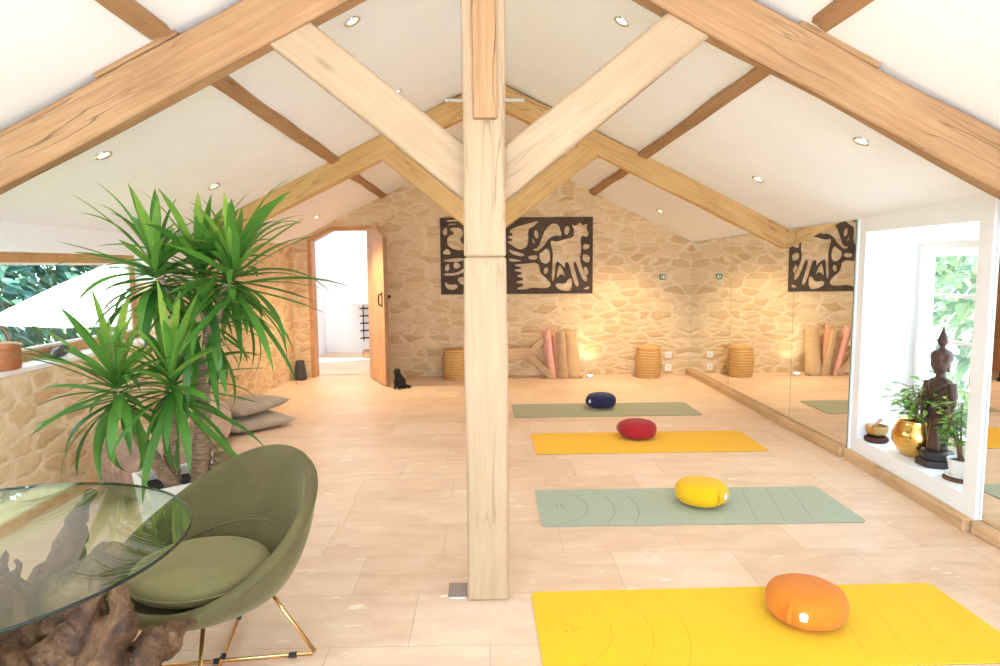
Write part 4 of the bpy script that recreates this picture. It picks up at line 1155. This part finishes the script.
# crossed wire frame, given in world floor coordinates
iM = Matrix.Rotation(-R(57), 3, 'Z'); co_ = Vector((-1.03, 2.335, 0))
def cl(x, y, z): return iM @ (Vector((x, y, z))-co_)
def frame(p_top0, e0, e1, p_top1):
    b = MB(); b.tube([cl(*p_top0), cl(*p_top0).lerp(cl(*e0), .97), cl(*e0).lerp(cl(*e1), .02)+Vector((0, 0, 0)), cl(*e1).lerp(cl(*e0), .02), cl(*e1).lerp(cl(*p_top1), .03), cl(*p_top1)], .0075, 10)
    wl_ = b.build('wire_leg', GOLD, ch, smooth=True)
    for u in (.12, .5, .88):
        g = MB(); c = cl(*e0).lerp(cl(*e1), u); d_ = (cl(*e1)-cl(*e0)).normalized()
        g.tube([c-d_*.014, c+d_*.014], .0105, 10); g.build('glide', BLACK, wl_, smooth=True)
frame((-.83, 2.39, .285), (-.66, 2.41, .010), (-1.37, 2.33, .010), (-1.20, 2.30, .285))
frame((-1.05, 2.50, .285), (-1.06, 2.76, .018), (-.94, 2.00, .018), (-.965, 2.16, .285))
for q in (-.06, -.205):
    b = MB(); b.box((q, -.02, .258), (q+.08, .02, .272)); b.build('mounting_plate', BLACK, ch)

# ------------------------------------------------------------------ outside
GRASS = plain('grass', (.12, .22, .06), .95, 0, .35, 3)
b = MB(); b.box((-40, -20, -1.2), (-2.95, 40, -1.0)); struct(b.build('ground', GRASS))
b = MB(); b.box((3.3, -20, -.5), (30, 40, -.3)); struct(b.build('ground', plain('gravel', (.52, .49, .44), .95, 0, .12, 6)))
b = MB(); b.box((-2.95, -20, -.5), (3.3, YF-.2, -.15)); struct(b.build('ground', plain('terrace', (.72, .68, .62), .9, 0, .1, 4)))
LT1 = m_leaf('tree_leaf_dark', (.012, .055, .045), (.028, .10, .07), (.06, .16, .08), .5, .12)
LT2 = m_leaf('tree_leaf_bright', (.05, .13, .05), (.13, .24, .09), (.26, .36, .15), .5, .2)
def tree(loc, rr, hz, n, mat, label, seed, trunk_h=1.5, lsz=.16, cat='tree', name='garden_tree'):
    random.seed(seed); t_ = thing(name, label, cat, loc)
    b = MB()
    for k in range(n):
        d_ = Vector((random.gauss(0, 1), random.gauss(0, 1), random.gauss(0, 1))).normalized()
        q = Vector((d_.x*rr, d_.y*rr, trunk_h + hz + d_.z*hz))*1.0
        q += d_*(noise.noise(d_*2.3+Vector((seed, 0, 0)))*rr*.35) - d_*rr*random.random()**2*.4
        if q.z < .05: q.z = .05+random.random()*.3
        leaf_quad(b, q, d_+Vector((random.uniform(-.8, .8), random.uniform(-.8, .8), random.uniform(-.6, .4))), lsz*random.uniform(.7, 1.4), lsz*.6, .3, random.uniform(-1, 1))
    b.build('foliage', mat, t_, recalc=False)
    b = MB(); b.tube([(0, 0, 0), (.05, .02, trunk_h*.6), (0, .05, trunk_h+hz)], [.12+.02*rr, .10, .04], 10); b.build('trunk', BARK, t_, smooth=True)
tree((-9.3, 12.4, -1), 2.3, 2.6, 3000, LT1, 'dark green tree outside the left window, behind the parasol tip', 31, .5, .24)
tree((-8.2, 9.2, -1), 1.6, 2.0, 2400, LT1, 'bluish green tree at the left edge of the left window', 32, .3, .22)
tree((-9.2, 16.6, -1), 2.4, 3.0, 2600, LT2, 'sunlit pale green tree outside the left window, beyond the parasol', 33, .8, .24)
tree((-5.6, 9.2, -1), .8, .62, 900, LT2, 'sunlit bush under the white parasol outside the left window', 34, .0, .12, 'bush', 'garden_bush')
tree((-7.0, 8.6, -1), .8, .5, 900, LT1, 'low dark hedge bush below the parasol edge outside the left window', 35, .0, .12, 'bush', 'garden_bush')
tree((-13.5, 14.5, -1), 4.5, 4.4, 3200, LT1, 'big dark tree far behind, closing the view of the left window', 38, .3, .36)
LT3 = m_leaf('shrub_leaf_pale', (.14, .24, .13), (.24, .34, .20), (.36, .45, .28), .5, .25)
tree((6.3, 6.3, -.3), 1.3, 1.5, 1400, LT3, 'pale sunlit shrub outside the niche window', 36, .1, .15, 'bush', 'garden_bush')
tree((8.2, 8.6, -.3), 2.2, 2.6, 2600, LT2, 'big light green hedge tree filling the view of the niche window', 39, .1, .26)
tree((5.2, 6.9, -.3), .9, 1.0, 700, LT2, 'darker green shrub outside the niche window', 37, .0, .14, 'bush', 'garden_bush')
t_ = thing('parasol', 'large white garden parasol outside the left window', 'parasol', (-4.50, 8.7, -.86))
CANV = plain('white_canvas', (.88, .88, .87), .9, 0, .02, 4)
b = MB(); b.lathe([(1.55, 1.70), (1.56, 1.78), (.9, 2.12), (.02, 2.52), (.0, 2.52)], 8, cap0=False, cap1=False); o = b.build('canopy', CANV, t_)
md = o.modifiers.new('s', 'SOLIDIFY'); md.thickness = .006
b = MB(); b.tube([(0, 0, .06), (0, 0, 2.6)], .025, 10); b.build('pole', WPLAST, t_, smooth=True)
b = MB(); b.lathe([(.3, 0), (.3, .06), (.06, .09)], 24); b.build('base', STEEL, t_)

# ------------------------------------------------------------------ light
wd = bpy.data.worlds.new('World'); sc.world = wd; wd.use_nodes = True
nt_ = wd.node_tree; bg = nt_.nodes['Background']; bg.inputs[0].default_value = (.58, .79, 1.0, 1); bg.inputs[1].default_value = 6.5
S = bpy.data.lights.new('sun', 'SUN'); S.energy = 21; S.angle = R(1.5); S.color = (1, .96, .92)
so = bpy.data.objects.new('sun', S); col.objects.link(so)
so.rotation_euler = Vector((-.12, .62, -.95)).to_track_quat('-Z', 'Y').to_euler()
def portal(loc, rot, sx, sy):
    A = bpy.data.lights.new('window_portal', 'AREA'); A.shape = 'RECTANGLE'; A.size = sx; A.size_y = sy; A.cycles.is_portal = True
    o = bpy.data.objects.new('window_portal', A); col.objects.link(o); o.location = loc; o.rotation_euler = rot
portal((0, YF-.25, 1.08), (R(90), 0, 0), 4.4, 2.15)          # shines towards +y
portal((WL-.24, (WY0+WY1)/2, (WZ0+WZ1)/2), (0, R(-90), 0), WZ1-WZ0, WY1-WY0)
portal((XB+.08, (wy0+wy1)/2, (wz0+wz1)/2), (0, R(90), 0), wz1-wz0, wy1-wy0)
A = bpy.data.lights.new('hall_fill_light', 'AREA'); A.size = 1.2; A.energy = 16; A.color = (1, .98, .97)  # unseen area light added to make the hallway bright
o = bpy.data.objects.new('hall_fill_light', A); col.objects.link(o); o.location = (-2.0, 10.2, 2.48)

A = bpy.data.lights.new('ceiling_fill_light', 'AREA'); A.shape = 'RECTANGLE'; A.size = 4.2; A.size_y = 2.0; A.energy = 200; A.color = (.66, .84, 1.0)  # added area light, tilted up to brighten and whiten the ceiling
o = bpy.data.objects.new('ceiling_fill_light', A); col.objects.link(o); o.location = (0, YF-.02, 1.05); o.rotation_euler = (R(130), 0, 0)

# ------------------------------------------------------------------ camera
F = 667.0
cam = bpy.data.cameras.new('camera'); cam.sensor_width = 36; cam.sensor_fit = 'HORIZONTAL'; cam.lens = F/1000*36; cam.clip_start = .05; cam.clip_end = 200
co = bpy.data.objects.new('camera', cam); col.objects.link(co); sc.camera = co
yaw, pitch, roll = 13/667, math.atan(68/667), R(.45)
f_ = Vector((math.sin(yaw)*math.cos(pitch), math.cos(yaw)*math.cos(pitch), -math.sin(pitch)))
r_ = f_.cross(Vector((0, 0, 1))).normalized(); u_ = r_.cross(f_)
r2 = r_*math.cos(roll) - u_*math.sin(roll); u2 = r_*math.sin(roll) + u_*math.cos(roll)
M = Matrix((r2, u2, -f_)).transposed().to_4x4(); M.translation = (0, 0, 1.47)
co.matrix_world = M

sc.view_settings.view_transform = 'Standard'; sc.view_settings.look = 'None'; sc.view_settings.gamma = 1
sc.view_settings.use_curve_mapping = False
sc.view_settings.exposure = 0.12
sc.cycles.max_bounces = 12; sc.cycles.diffuse_bounces = 6; sc.cycles.transparent_max_bounces = 16; sc.cycles.glossy_bounces = 6
sc.cycles.sample_clamp_indirect = 8
